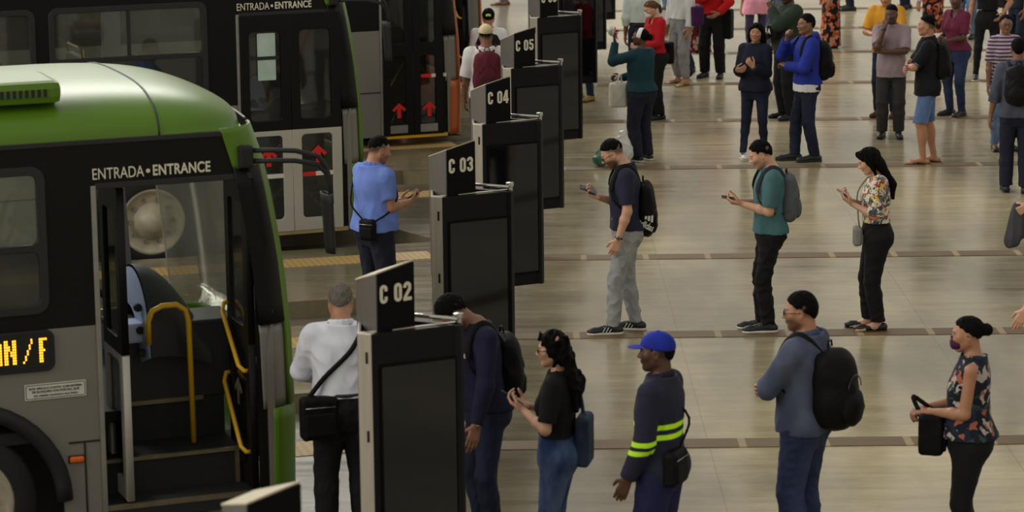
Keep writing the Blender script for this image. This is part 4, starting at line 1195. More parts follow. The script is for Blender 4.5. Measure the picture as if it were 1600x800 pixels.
        if nk == 'crew': t.ell(neck + np.array([0, .010 * H, .018 * H]), np.array([.045, .045, .026]) * H * (1.0 if sex == 'm' else .95), None, .006, 's')
        elif nk == 'v': t.ell(tor(0, .05, .84), np.array([.034, .05, .05]) * H, None, .006, 's'); t.ell(neck + np.array([0, 0, .018 * H]), np.array([.044, .044, .024]) * H, None, .006, 's')
        elif nk == 'wide': t.ell(neck + np.array([0, .012 * H, .008 * H]), np.array([.075, .062, .034]) * H, None, .006, 's')
        nm = top.get('name', 'shirt')
        F.top = t.mesh(nm, top['mat'], root, folds(seed, top.get('fold', .0028), top.get('ff', (26, 26, 16))), top.get('tint'))
        if nk == 'collar' or top.get('collar'):
            c = SDF(vox * .8); pts = []
            for k in range(13):
                a = 2 * PI * k / 12
                pts.append(neck + np.array([math.sin(a) * .043 * H, -math.cos(a) * .042 * H + .008 * H, (.018 - .016 * (1 - math.cos(a)) * .5) * H]))
            c.chain(pts, [.0085 * H] * 13, .006, flat=((0, 0, 1), 1.6))
            for sd in (-1, 1): c.cap(pts[6] + np.array([.012 * sd * H, .0, .003]), pts[6] + np.array([.032 * sd * H, .006 * H, -.022 * H]), .008 * H, .005 * H, .01)
            c.mesh('collar', top.get('collar_mat', top['mat']), F.top)
        if nk == 'hood':
            c = SDF(vox); pts = [neck + np.array([math.sin(a) * .055 * H, -math.cos(a) * .05 * H - .004 * H, (.008 + .014 * math.cos(a)) * H]) for a in np.linspace(-2.4, 2.4, 11)]
            c.chain(pts, [.014 * H] + [.019 * H] * 9 + [.014 * H], .012); c.ell(neck + np.array([0, -.05 * H, -.012 * H]), np.array([.055, .032, .042]) * H, None, .02)
            c.mesh('hood', top['mat'], F.top, folds(seed + 3, .002))
    # ---- trousers, shorts or skirt
    if bottom:
        b = SDF(vox); e = bottom.get('ease', .006); waist = bottom.get('waist', .595); hem = bottom.get('hem', .045)
        rows = [p for p in prof(e, fatk=.9)]
        b.loft([p for p in rows if p[0] < .69 * H], ofs, 0, .03, zmax=waist * H)
        for sd in (-1, 1):
            g = G[sd]; K, an, hip = g['K'], g['an'], g['hip']
            r = bottom.get('r', (.058, .044, .036)); fk = 1 + (fat - 1) * .6
            b.cap(hip + np.array([0, 0, -.01 * H]), K, r[0] * fk * H, r[1] * H, .03 if hem < .2 else .012)
            b.ell(hip + np.array([0, -.034 * H, .0]), np.array([.050, .046, .060]) * H * (1.0 if sex == 'm' else 1.1), None, .03)
            mid = K + (an - K) * .35
            b.cap(K, mid, r[1] * H, (r[1] * .55 + r[2] * .45 + .001) * H, .02); end = an + np.array([0, 0, max(0, (hem - .045)) * H])
            if hem < .2: b.cap(mid, end, (r[1] * .55 + r[2] * .45 + .001) * H, r[2] * H, .02)
        if bottom.get('skirt'):
            zz = bottom['skirt']; b = SDF(vox)
            w = bottom.get('wide', .13)
            b.loft([[zz * H, w * H, w * .8 * H, 0], [(zz + .53) / 2 * H, (w * .45 + .056) * H, (w * .34 + .045) * H, -.004 * H], [.53 * H, .106 * H, .08 * H, -.006 * H], [.61 * H, .082 * H, .062 * H, 0], [.64 * H, .08 * H, .06 * H, 0]], ofs, 0, .03)
        if bottom.get('skirt'): b.cut((0, 0, waist * H), (0, 0, 1))
        if not bottom.get('skirt'): b.cut((0, 0, hem * H), (0, 0, -1), (-.9, -.9, -1), (.9, .9, hem * H + .01))
        F.bot = b.mesh(bottom.get('name', 'trousers'), bottom['mat'], root, folds(seed + 40, bottom.get('fold', .0032), (30, 30, 24)))
        if belt:
            bl = MB(); ring = []
            def wd(z):
                P_ = np.array(rows); return np.interp(z, P_[:, 0], P_[:, 1]), np.interp(z, P_[:, 0], P_[:, 2]), np.interp(z, P_[:, 0], P_[:, 3])
            zb_ = (waist - .012) * H; w, d, o = wd(zb_); ox, oy = ofs(np.array(zb_))
            bl.tube([(float(ox) + math.cos(a) * (w + .004), float(oy) + o + math.sin(a) * (d + .004), zb_) for a in [2 * PI * k / 28 for k in range(28)]], .014, 6, closed=True)
            bl.build('belt', M_shoe, F.bot)
    # ---- shoes
    if shoes:
        for sd in (-1, 1):
            g = G[sd]; an = g['an']; fd = g['fd']; sx = np.array([fd[1], -fd[0], 0]); zl = an[2] - .045 * H
            b0 = np.array([an[0], an[1], zl]); axs = np.array([sx, fd, [0, 0, 1]])
            kd = shoes['kind']
            if kd in ('sneaker', 'shoe', 'flat'):
                q = SDF(vox * .8); lowc = kd == 'flat'
                q.cap(b0 - fd * .030 * H + v3(0, 0, .024 * H), b0 + fd * .095 * H + v3(0, 0, .018 * H), .021 * H, .019 * H, .02, flat=((0, 0, 1), 1.0))
                q.ell(b0 + fd * .098 * H + v3(0, 0, .019 * H), np.array([.026, .036, .0185 if not lowc else .014]) * H, axs, .02)
                q.ell(b0 - fd * .022 * H + v3(0, 0, .022 * H), np.array([.022, .026, .022]) * H, axs, .02)
                if not lowc: q.cap(b0 + v3(0, 0, .03 * H), b0 + v3(0, 0, .052 * H) - fd * .004 * H, .024 * H, .022 * H, .02); q.cap(b0 + v3(0, 0, .04 * H) + fd * .01 * H, b0 + fd * .06 * H + v3(0, 0, .028 * H), .018 * H, .016 * H, .02)
                q.cut(b0 + v3(0, 0, .006), (0, 0, -1))
                if lowc: q.ell(b0 + fd * .02 * H + v3(0, 0, .042 * H), np.array([.019, .05, .022]) * H, axs, .006, 's')
                so = q.mesh('shoe', shoes['mat'], root)
                z2 = SDF(vox * .8)
                z2.cap(b0 - fd * .028 * H + v3(0, 0, .008 * H), b0 + fd * .02 * H + v3(0, 0, .008 * H), .026 * H, .024 * H, .02, flat=((0, 0, 1), .62)); z2.cap(b0 + fd * .02 * H + v3(0, 0, .008 * H), b0 + fd * .105 * H + v3(0, 0, .008 * H), .025 * H, .029 * H, .02, flat=((0, 0, 1), .55))
                z2.cut((0, 0, zl + .001), (0, 0, -1)); z2.cut((0, 0, zl + (.014 if kd == 'sneaker' else .008) * H), (0, 0, 1))
                z2.mesh('sole', shoes.get('sole', M_shoe), so)
                if kd == 'sneaker' and shoes.get('laces'):
                    lm = MB()
                    for i in range(4):
                        c = b0 + fd * (.022 + .014 * i) * H + v3(0, 0, (.055 - .0055 * i) * H)
                        lm.tube([c - sx * .016 * H - v3(0, 0, .006), c + v3(0, 0, .002), c + sx * .016 * H - v3(0, 0, .006)], .003, 5)
                    lm.build('laces', M_sole, so)
                if shoes.get('stripes'):
                    for i in range(3):
                        for q_ in (-1, 1):
                            c = b0 + fd * (.012 + .017 * i) * H + sx * .0225 * q_ * H
                            MB().tube([c + v3(0, 0, .014 * H) + fd * .012 * H + sx * .003 * q_ * H, c + v3(0, 0, .026 * H) + fd * .004 * H, c + v3(0, 0, .040 * H) - fd * .004 * H - sx * .004 * q_ * H], .0045, 5).build('stripe', M_sole, so)
            else:
                q = SDF(vox * .8); q.cap(b0 - fd * .034 * H, b0 + fd * .11 * H, .025 * H, .030 * H, .01, flat=((0, 0, 1), .35))
                q.cut((0, 0, zl), (0, 0, -1)); so = q.mesh('flip_flop', shoes['mat'], root)
                MB().tube([b0 + fd * .1 * H + v3(0, 0, .012 * H), b0 + fd * .075 * H + v3(0, 0, .032 * H), b0 + fd * .02 * H + sx * .026 * H + v3(0, 0, .012 * H)], .006, 6).tube([b0 + fd * .075 * H + v3(0, 0, .032 * H), b0 + fd * .02 * H - sx * .026 * H + v3(0, 0, .012 * H)], .006, 6).build('strap', shoes['mat'], so)
    # ---- hair
    hm = hair_mat or M_hair
    if hair:
        h = SDF(vox * .8)
        cz = hp(0, -.06, .13)
        def shell(ex, low=0.02, sl=.75, fr=-.05):
            if cap: ex = .012
            h.ell(hp(0, -.065, .145), (np.array([.335, .43, .37]) + ex) * hh, ax, .01)
            # hairline plane: keep what lies above it
            p = hp(0, fr, low); nrm = Rh @ np.array([0, sl, -1.0]); h.cut(p, nrm, k=.012)
        if hair in ('short', 'fade', 'afro'):
            ex = {'short': .016, 'fade': .010, 'afro': .10}[hair]
            shell(ex, .08 if hair != 'fade' else .19, .70 if hair != 'fade' else .5)
            if not cap: h.ell(hp(0, -.055, .315), np.array([.290, .330, .255]) * hh, ax, .03)
            if cap: h.cut(hp(0, 0, .16), Rh @ np.array([0, 0, 1]))
            if hair != 'fade':
                for sd in (-1, 1): h.cap(hp(.31 * sd, .08, .20), hp(.305 * sd, .08, .0), .03 * hh, .014 * hh, .02)
            h.ell(hp(0, -.36, -.02), np.array([.2, .1, .18]) * hh, ax, .03) if hair != 'fade' else None
            for sd in (-1, 1): h.ell(hp(.38 * sd, -.02, -.04), np.array([.12, .125, .175]) * hh, ax, .012, 's')
        elif hair == 'buzz': shell(.015, .06)
        elif hair in ('long', 'curly', 'longback'):
            shell(.06, .10, .55, .0)
            L = {'long': .95, 'curly': 1.25, 'longback': 1.1}[hair]
            back = hp(0, -.36, .0); dn = np.array([0, 0, -1.0])
            for sx_ in (-.3, -.18, 0, .18, .3):
                p0 = hp(sx_, -.22, .2); p1 = hp(sx_ * 1.15, -.38, -.25); p2 = tor(sx_ * .16, -.075, .80 - .0) ; p3 = tor(sx_ * .16, -.082, .80 - (L - .55) * .13)
                h.chain([p0, p1, p2, p3], [.16 * hh, .17 * hh, .15 * hh, .06 * hh], .03)
            for sd in (-1, 1):
                h.chain([hp(.28 * sd, .08, .28), hp(.36 * sd, .05, .0), hp(.36 * sd, -.05, -.35), tor(.055 * sd, -.01, .80)] , [.07 * hh, .06 * hh, .07 * hh, .05 * hh], .015)
            for sd in (-1, 1): h.ell(hp(.33 * sd, -.06, .0), np.array([.085, .15, .22]) * hh, ax, .03)
            for sd in (-1, 1): h.cap(hp(.05 * sd, .32, .44), hp(.30 * sd, .20, .18), .06 * hh, .07 * hh, .03)
        elif hair in ('ponytail', 'bun'):
            shell(.035, .05, .75)
            if hair == 'bun':
                h.ell(hp(0, -.60, .10), np.array([.19, .17, .19]) * hh, ax, .02)
            else:
                h.ell(hp(0, -.52, .10), np.array([.10, .10, .1]) * hh, ax, .02); h.chain([hp(0, -.54, .08), hp(0, -.66, -.12), hp(0, -.62, -.42), hp(0, -.55, -.62)], [.07 * hh, .11 * hh, .09 * hh, .03 * hh], .02)
        if hair != 'none':
            if cap is None or hair not in ('short', 'fade', 'buzz'): dz = {'curly': .012, 'afro': .005, 'long': .004}.get(hair, .0035)
            else: dz = .002
            F.hair = h.mesh('hair', hm, root, folds(seed + 80, dz if hair not in ('long', 'longback', 'ponytail') else .0055, (55, 55, 40) if hair == 'curly' else (90, 90, 12) if hair in ('long', 'longback', 'ponytail', 'bun') else (80, 80, 50)))
    if cap:
        c = SDF(vox * .7); c.ell(hp(0, -.05, .17), np.array([.385, .475, .40]) * hh, ax, .01); c.cut(hp(0, 0, .12), Rh @ np.array([0, .12, -1]), k=.01)
        co = c.mesh('cap', cap, root)
        b = SDF(vox * .7); by = 1
        b.ell(hp(0, .50 * by, .13), np.array([.27, .27, .022]) * hh, ax, .01); b.mesh('brim', cap, co)
        MB().lathe([(0, .012), (.012, .008), (.014, 0)], tuple(hp(0, -.05, .545)), 'z', 10).build('button', cap, co)
    if mask:
        m = SDF(vox * .7); m.ell(hp(0, .24, -.25), np.array([.25, .235, .215]) * hh, ax, .01); m.cap(hp(0, .42, -.06), hp(0, .42, -.34), .06 * hh, .06 * hh, .03); m.cut(hp(0, .14, 0), Rh @ np.array([0, -1, 0]))
        mo = m.mesh('mask', mask, root)
        MB().tube([hp(.22, .2, -.16), hp(.34, .02, .0), hp(.37, -.08, -.02)], .003, 5).build('ear_loop', mask, mo); MB().tube([hp(-.22, .2, -.16), hp(-.34, .02, .0), hp(-.37, -.08, -.02)], .003, 5).build('ear_loop', mask, mo)
    if glasses:
        g = MB()
        for sd in (-1, 1):
            g.tube([hp(.15 * sd + .105 * math.cos(a), .435, .0 + .075 * math.sin(a)) for a in [2 * PI * k / 16 for k in range(16)]], .0022, 5, closed=True)
            g.tube([hp(.255 * sd, .42, .02), hp(.34 * sd, .2, .03), hp(.355 * sd, -.02, .02)], .0022, 5)
        g.tube([hp(-.045, .44, .02), hp(.045, .44, .02)], .0025, 5)
        go = g.build('glasses', M_gl, root)
        for sd in (-1, 1): MB().lathe([(0, 0), (.1 * hh, 0)], (0, 0, 0), 'y', 16).build('lens', MAT['clear'], go).matrix_local = Matrix.Translation(Vector(hp(.15 * sd, .435, 0))) @ Matrix(Rh.tolist()).to_4x4()
    if watch:
        a = A[watch]; d = unit(a['W'] - a['E']); c = a['W'] - d * .012 * H; u = unit(np.cross(d, (0.1, 1, .2))); w = np.cross(d, u)
        wm = MB().tube([c + (u * math.cos(q) + w * math.sin(q)) * .0175 * H for q in [2 * PI * k / 16 for k in range(16)]], .007, 6, closed=True).build('watch', M_shoe, root)
        MB().lathe([(0, .006), (.016, .006), (.018, 0), (0, 0)], (0, 0, 0), 'z', 16).build('watch_face', M_watch, wm).matrix_local = Matrix.Translation(Vector(c + unit(np.array([watch, .2, 0])) * .020 * H)) @ Vector((watch, .2, 0)).to_track_quat('Z', 'Y').to_matrix().to_4x4()
    return F

# ------------------------------------------------------------------ things people carry
def local_thing(F, name, label, cat, group, mesh_objs, org):
    """an Empty at org (figure space) that parents the pieces, set down in the world beside its figure"""
    e = empty(name); tag(e, label, cat, group)
    loc, rot, _ = (F.root.matrix_basis @ Matrix.Translation(Vector(org))).decompose()
    e.location = loc; e.rotation_euler = rot.to_euler()
    for o in mesh_objs:
        o.parent = e; o.location = -Vector(org)
    return e

def phone(F, sd, label, mat=None, up=.0):
    h = F.A[sd]['hand']; c = h['grip'] + h['f'] * .012
    x, y, z = h['t'], h['f'], h['n']
    M = Matrix(((x[0], y[0], z[0], c[0]), (x[1], y[1], z[1], c[1]), (x[2], y[2], z[2], c[2]), (0, 0, 0, 1)))
    e = empty('phone'); W = F.root.matrix_basis @ M; loc, rot, _ = W.decompose(); e.location = loc; e.rotation_euler = rot.to_euler()
    tag(e, label, 'phone', 'phones in hands')
    MB().box((-.036, -.075, -.004), (.036, .075, .004), .0035).build('body', mat or M_phone, e)
    MB().box((-.033, -.071, .0035), (.033, .071, .0048), .001).build('screen', M_pscreen, e)
    return e

def backpack(F, label, mat, size=(.15, .10, .23), zc=.70, back=.066, strap_mat=None, x=0.0, tilt=.0, pocket=True, sway=0.0, vox=.0065, straps=True, light=None):
    H = F.H; w, d, h = size; sm = strap_mat or mat
    c = F.tor(x, -back, zc) + np.array([0, -d * .85, 0])
    ct, st = math.cos(tilt), math.sin(tilt); axs = np.array([[1, 0, 0], [0, ct, st], [0, -st, ct]])
    s = SDF(vox); s.box(c + axs[1] * d * .35, (w * .92, d * .62, h * .88), axs, min(.06, d * .6), .03); s.ell(c + axs[2] * h * .30, (w * .96, d * 1.0, h * .70), axs, .05); s.ell(c - axs[2] * h * .30 - axs[1] * d * .10, (w * 1.06, d * 1.08, h * .70), axs, .05)
    body = s.mesh('pack_body', mat, None, folds(int(zc * 1000) + int(w * 1000), .004, (20, 20, 14)))
    parts = [body]
    if pocket:
        p = SDF(vox); p.ell(c - axs[1] * d * .86 - axs[2] * h * .40, (w * .80, d * .52, h * .46), axs, .02)
        parts.append(p.mesh('front_pocket', light or mat, None, folds(5, .003, (20, 20, 20))))
        z = MB().tube([c - axs[1] * d * .98 + axs[0] * (w * .6 * math.cos(a)) + axs[2] * (h * (.05 + .32 * math.sin(a))) for a in [PI * k / 12 for k in range(13)]], .004, 5)
        parts.append(z.build('zip', M_gl, None))
    hd = MB().tube([c + axs[2] * h * .98 + axs[1] * d * .4 - axs[0] * .035, c + axs[2] * (h + .035) + axs[1] * d * .4 - axs[0] * .02, c + axs[2] * (h + .035) + axs[1] * d * .4 + axs[0] * .02, c + axs[2] * h * .98 + axs[1] * d * .4 + axs[0] * .035], .007, 6)
    parts.append(hd.build('carry_handle', sm, None))
    if straps:
        for sd in (-1, 1):
            if straps == 'left' and sd == 1: continue
            if straps == 'right' and sd == -1: continue
            dd = .085
            pts = [c + axs[2] * h * .8 + np.array([.05 * sd, d * .6, 0]), F.tor(.062 * sd, -.052, .842), F.tor(.068 * sd, -.006, .868), F.tor(.074 * sd, .040, .838), F.tor(.082 * sd, dd * .86, .77), F.tor(.094 * sd, .070, .69), F.tor(.112 * sd, .0, .63), c - axs[2] * h * .55 + np.array([w * .8 * sd, d * .7, 0])]
            q = SDF(vox * .8)
            Pp = [np.array(p) for p in pts]; fine = []
            for i in range(len(Pp) - 1):
                for tt in np.linspace(0, 1, 4, endpoint=False): fine.append(Pp[i] * (1 - tt) + Pp[i + 1] * tt)
            fine.append(Pp[-1]); fa = np.array(fine)
            for _ in range(3): fa[1:-1] = (fa[:-2] + fa[2:] + 2 * fa[1:-1]) / 4
            n = len(fa); rr = [.019 if i < n * .6 else .009 for i in range(n)]
            for i in range(n - 1):
                g = fa[i] - F.tor(0, 0, min(.86, fa[i][2] / H) - .02); g = g - unit(fa[i + 1] - fa[i]) * (g @ unit(fa[i + 1] - fa[i]))
                q.cap(fa[i], fa[i + 1], rr[i], rr[i + 1], .006, flat=(unit(g), .38))
            parts.append(q.mesh('shoulder_strap', sm, None))
    org = c - np.array([0, 0, h])
    return local_thing(F, 'backpack', label, 'backpack', 'backpacks worn by people', parts, org)

def shoulder_bag(F, label, mat, c, size, path, name='shoulder_bag', cat='bag', vox=.0055, r=.011, flap=True, ang=0.0):
    """bag at figure-space point c (m) with a strap through path points (m)"""
    w, d, h = size; c = np.asarray(c, float)
    ca, sa = math.cos(ang), math.sin(ang); axs = np.array([[ca, sa, 0], [-sa, ca, 0], [0, 0, 1]])
    s = SDF(vox); s.box(c, (w, d, h), axs, min(d * .7, .03), .01); parts = [s.mesh('bag_body', mat, None, folds(11, .003, (24, 24, 20)))]
    if flap:
        p = SDF(vox); p.box(c - axs[1] * d * .95 - axs[2] * h * .25, (w * .82, d * .25, h * .55), axs, .012, .01); parts.append(p.mesh('front_pocket', mat, None))
        parts.append(MB().tube([c - axs[1] * d * 1.05 + axs[2] * h * .55 - axs[0] * w * .8, c - axs[1] * d * 1.05 + axs[2] * h * .55 + axs[0] * w * .8], .004, 5).build('zip', M_watch, None))
    if path is not None:
        q = SDF(vox * .8); P_ = [np.asarray(p, float) for p in path]; fine = []
        for i in range(len(P_) - 1):
            for tt in np.linspace(0, 1, 5, endpoint=False): fine.append(P_[i] * (1 - tt) + P_[i + 1] * tt)
        fine.append(P_[-1]); fa = np.array(fine)
        for _ in range(2): fa[1:-1] = (fa[:-2] + fa[2:] + 2 * fa[1:-1]) / 4
        q.chain(list(fa), [r] * len(fa), .004); parts.append(q.mesh('strap', mat, None))
    return local_thing(F, name, label, cat, 'bags carried by people', parts, c - np.array([0, 0, h]))

# ------------------------------------------------------------------ the people, from the bays outward
def G0(px, py): return ground(px, py)
def at_head(px, py, z):
    P = ground(px, py, z); P.z = 0; return P
def T(mat, sleeve='short', **k): d = dict(mat=mat, sleeve=sleeve); d.update(k); return d
def B(mat, **k): d = dict(mat=mat); d.update(k); return d
SLIM = (.054, .040, .031); SKIN = (.051, .036, .025); LOOSE = (.062, .050, .044); FEM = (.060, .041, .030)
SN = dict(kind='sneaker', mat=M_shoe, sole=M_sole, laces=True)
SNB = dict(kind='sneaker', mat=M_shoe, sole=M_shoe)
SH = dict(kind='shoe', mat=M_shoe)
m_navy = cloth('navy_trouser_cloth', (30, 33, 48)); m_blk = cloth('black_trouser_cloth', (17, 17, 19)); m_char = cloth('charcoal_cloth', (40, 39, 42))
m_jeans = cloth('blue_denim', (32, 42, 70), kind='denim', rgb2=(54, 68, 102)); m_djeans = cloth('dark_denim', (22, 26, 44), kind='denim', rgb2=(36, 44, 68))
m_fade = cloth('faded_denim', (30, 46, 88), kind='denim', rgb2=(96, 116, 150)); m_lj = cloth('pale_denim', (84, 106, 140), kind='denim', rgb2=(130, 150, 176))
LIGHT, MID, BROWN, DARK = (196, 150, 122), (168, 120, 92), (128, 88, 64), (84, 56, 42)

# 1 grey haired man in a white shirt
P = at_head(532, 451, 1.69)
F = person(P, 8, 1.70, fat=1.22, lean=.03, head=(-8, -22, 0), skin=MID, vox=.0065,
    arms={-1: dict(w=(-.07, .19, .60), pole=(-1, -.5, -.6), f=(.5, .8, .1), n=(.8, -.2, .6), curl=.6), 1: dict(w=(.09, .19, .60), pole=(1, -.5, -.6), f=(-.5, .8, .1), n=(-.8, -.2, .6), curl=.6)},
    top=T(cloth('white_shirt_cotton', (214, 216, 226)), 'long', slen=.92, hem=.575, ease=.012, sease=.008, nk=0, collar=True, fold=.005, ff=(22, 22, 12)), bottom=B(m_blk, r=LOOSE, waist=.60), shoes=SH, hair='short', hair_mat=M_hair_grey, belt=True,
    feet={-1: (-.075, 0, 8), 1: (.07, .01, -8)}, label='person with grey hair in white shirt and black trousers beside the nearest bus')
H = F.H
shoulder_bag(F, 'black messenger bag on the hip of the man with white shirt', M_bag, (-.17, -.13, .86), (.125, .055, .145),
    [(-.24, -.10, .98), F.tor(-.08, -.085, .66), F.tor(.03, -.095, .76), F.tor(.085, -.05, .842), F.tor(.10, .02, .845), F.tor(.06, .09, .76)], 'messenger_bag', r=.016, ang=.15)

# 2 stout man in a blue shirt
P = at_head(583, 217, 1.70)
F = person(P, -49, 1.72, fat=1.2, lean=.0, head=(-18, -14, 0), skin=MID, hair='fade', beard=.3,
    arms={1: dict(w=(.075, .165, .650), pole=(.25, -1, -.9), f=(-.15, .95, .2), n=(-.5, -.2, .8), curl=.55), -1: dict(w=(-.02, .18, .64), pole=(-.4, -.8, -.9), f=(.5, .8, .1), n=(.6, -.2, .7), curl=.5)},
    top=T(cloth('sky_blue_shirt_cotton', (104, 128, 200)), 'short', slen=.70, hem=.52, ease=.014, sease=.004, flare=.006, collar=True, fold=.005, ff=(22, 22, 12)), bottom=B(m_navy, r=LOOSE), shoes=SH,
    label='stout person in sky blue short sleeved shirt looking at a phone')
phone(F, 1, 'phone held by the man with the sky blue shirt')
shoulder_bag(F, 'small black pouch at the back hip of the man with the sky blue shirt', M_bag, (.14, -.19, .93), (.075, .04, .095),
    [(.19, -.16, 1.0), F.tor(.122, .0, .62), F.tor(.105, .075, .69), F.tor(.03, .10, .78), F.tor(-.07, .03, .856), F.tor(-.09, -.06, .80), F.tor(-.04, -.13, .66), (.08, -.185, 1.0)], 'pouch', r=.008, ang=.45)

# 3 man in navy sweater, head bowed, behind totem C 02
P = at_head(712, 470, 1.64); P.x += .18
F = person(P, 112, 1.76, lean=.035, head=(0, -48, 0), skin=BROWN, hair='short', beard=.5, vox=.0065,
    arms={-1: dict(w=(-.16, .10, .49), pole=(-.6, -1, 0), n=(1, -.2, 0)), 1: dict(w=(.06, .21, .62), pole=(.6, -.5, -1), f=(-.3, .8, .3), n=(-.3, -.4, .8), curl=.6)},
    top=T(cloth('navy_sweater_knit', (24, 24, 48)), 'long', hem=.53, ease=.010, sease=.004), bottom=B(m_djeans, r=SLIM), shoes=SN, watch=-1, label='person in navy sweater with bowed head behind the totem reading C 02')
MB().box((-.045, -.003, -.014), (.045, .003, .014), .003).build('chest_logo', MAT['white'], F.top).matrix_local = Matrix.Translation(Vector(F.tor(-.045, .083, .745))) @ Matrix.Rotation(.3, 4, 'Z')
backpack(F, 'black backpack of the man with navy sweater behind totem C 02', M_bag, (.15, .085, .24), .67)

# 4 woman in black tee and faded jeans
P = at_head(865, 522, 1.60); P.x += .02
F = person(P, 78, 1.61, 'f', fat=1.08, head=(8, -4, 0), skin=LIGHT, hair='curly', vox=.0062, glasses=True,
    arms={-1: dict(w=(-.05, .125, .70), pole=(-.25, .25, -1), f=(.3, .85, .4), n=(.3, -.5, .8), curl=.6), 1: dict(w=(.06, .13, .69), pole=(.25, .2, -1), f=(-.3, .85, .4), n=(-.3, -.5, .8), curl=.6)},
    top=T(cloth('black_tee_jersey', (17, 16, 18)), 'short', hem=.60, slen=.85, ease=.008, sease=.006), bottom=B(m_fade, r=FEM, waist=.63, ease=.004), shoes=SN, label='person with long curly hair in black tee and faded high jeans holding phone')
phone(F, -1, 'phone held by the woman with curly hair and faded jeans')
s_ = cloth('blue_denim_bag', (32, 44, 64), kind='denim', rgb2=(58, 74, 96))
shoulder_bag(F, 'blue denim bag hanging behind the woman with curly hair', s_, (.02, -.165, .93), (.11, .045, .16),
    [(.06, -.155, 1.06), F.tor(.055, -.085, .72), F.tor(.06, -.06, .835), F.tor(.07, .0, .848), F.tor(.085, .055, .77), F.tor(.125, .0, .66), (.1, -.16, .86)], 'denim_bag', r=.012, flap=False)
# 5 worker in blue cap
P = at_head(1030, 516, 1.745)
m_work = cloth('navy_workwear', (28, 29, 50)); hv = np.array(lin((196, 255, 40))); nvc = np.array(lin((28, 29, 50)))
def worker_tint(V):
    C = np.tile(nvc, (len(V), 1))
    z = V[:, 2]; x = V[:, 0]
    arm = x < -.178
    b = ((np.abs(z - 1.155) < .0) | False)
    trunk = (~arm) & (x < .178) & ((np.abs(z - 1.185) < .016) | (np.abs(z - 1.125) < .016))
    arms_ = (np.abs(x) >= .178) & ((np.abs(z - 1.10) < .015) | (np.abs(z - 1.045) < .015))
    C[trunk | arms_] = hv
    return C
F = person(P, 66, 1.72, lean=.0, head=(14, 0, 0), skin=DARK, hair='short', beard=.3, vox=.0062,
    arms={-1: dict(w=(-.125, .07, .505), pole=(-.4, -1, 0)), 1: dict(w=(.125, .06, .48), pole=(.4, -1, 0))},
    top=T(M_tint, 'long', hem=.49, ease=.012, sease=.008, collar=True, collar_mat=m_work, tint=worker_tint, name='work_jacket'), bottom=B(cloth('royal_navy_work_trousers', (30, 32, 68)), r=(.066, .056, .050)), shoes=SNB,
    cap=cloth('royal_blue_cap', (30, 44, 150)), label='person in blue cap and navy workwear with lime reflective bands')
shoulder_bag(F, 'black waist bag at the back of the worker with reflective bands', M_bag, (-.10, -.14, .94), (.11, .045, .11), [(-.02, -.13, 1.02), F.tor(.05, -.105, .70), F.tor(-.075, -.03, .84)], 'waist_bag', r=.008)
MB().tube([F.A[-1]['hand']['grip'] + v3(-.03, 0, .03), F.A[-1]['hand']['grip'] + v3(0, .01, 0), F.A[-1]['hand']['grip'] + v3(.03, .01, -.05)], [.02, .03, .024], 8).build('gloves', MAT['white'], F.root)

# 6 man in denim shirt with big backpack
P = at_head(1258, 459, 1.76)
F = person(P, 60, 1.76, fat=1.12, head=(20, -4, 0), skin=MID, hair='short', beard=.75, glasses=True, vox=.0062,
    arms={-1: dict(w=(.02, .13, .655), pole=(-1, .1, -.5), f=(1, .05, .15), n=(0, -1, 0)), 1: dict(w=(-.03, .15, .64), pole=(1, .1, -.5), f=(-1, 0, .1), n=(0, -1, .2))},
    top=T(cloth('slate_denim_shirt', (62, 70, 90), kind='denim', rgb2=(86, 94, 114)), 'long', hem=.50, ease=.014, sease=.008, collar=True, fold=.005, ff=(22, 22, 12)), bottom=B(m_jeans, r=LOOSE), shoes=SNB,
    label='person in slate denim shirt with folded arms and large black backpack')
backpack(F, 'large black backpack on the man with the slate denim shirt', M_bag, (.165, .125, .27), .665)

# 7 woman in floral top with mask
P = at_head(1518, 496, 1.63)
m_flor = cloth('dark_floral_print', None, kind=(24, [(22, 22, 38), (22, 22, 38), (28, 38, 56), (22, 22, 38), (22, 22, 36), (150, 88, 70), (22, 24, 36), (170, 160, 150), (46, 70, 62)]))
F = person(P, 80, 1.63, 'f', fat=1.18, head=(4, -4, 0), skin=MID, hair='bun', vox=.0062, mask=cloth('plum_mask', (66, 30, 60)),
    arms={-1: dict(w=(-.03, .15, .63), pole=(-.6, -.9, -1), f=(.5, .8, -.1), n=(.3, 0, -.9), curl=.7), 1: dict(w=(.05, .16, .63), pole=(.6, -.8, -1), f=(-.5, .8, -.1), n=(0, 0, -1), curl=.7)},
    top=T(m_flor, 'none', hem=.535, ease=.012, flare=.006), bottom=B(m_blk, r=FEM), shoes=dict(kind='flat', mat=M_shoe), label='person with hair bun and plum mask in dark floral sleeveless top')
s0 = F.A[-1]['hand']['grip']
shoulder_bag(F, 'black bag held in front by the woman with plum mask', M_bag, (.01, .235, .885), (.12, .08, .135), [(-.03, .21, .99), s0 + v3(-.01, 0, .03), s0 + v3(.04, .05, .13), (.05, .21, 1.0)], 'handbag', r=.014)

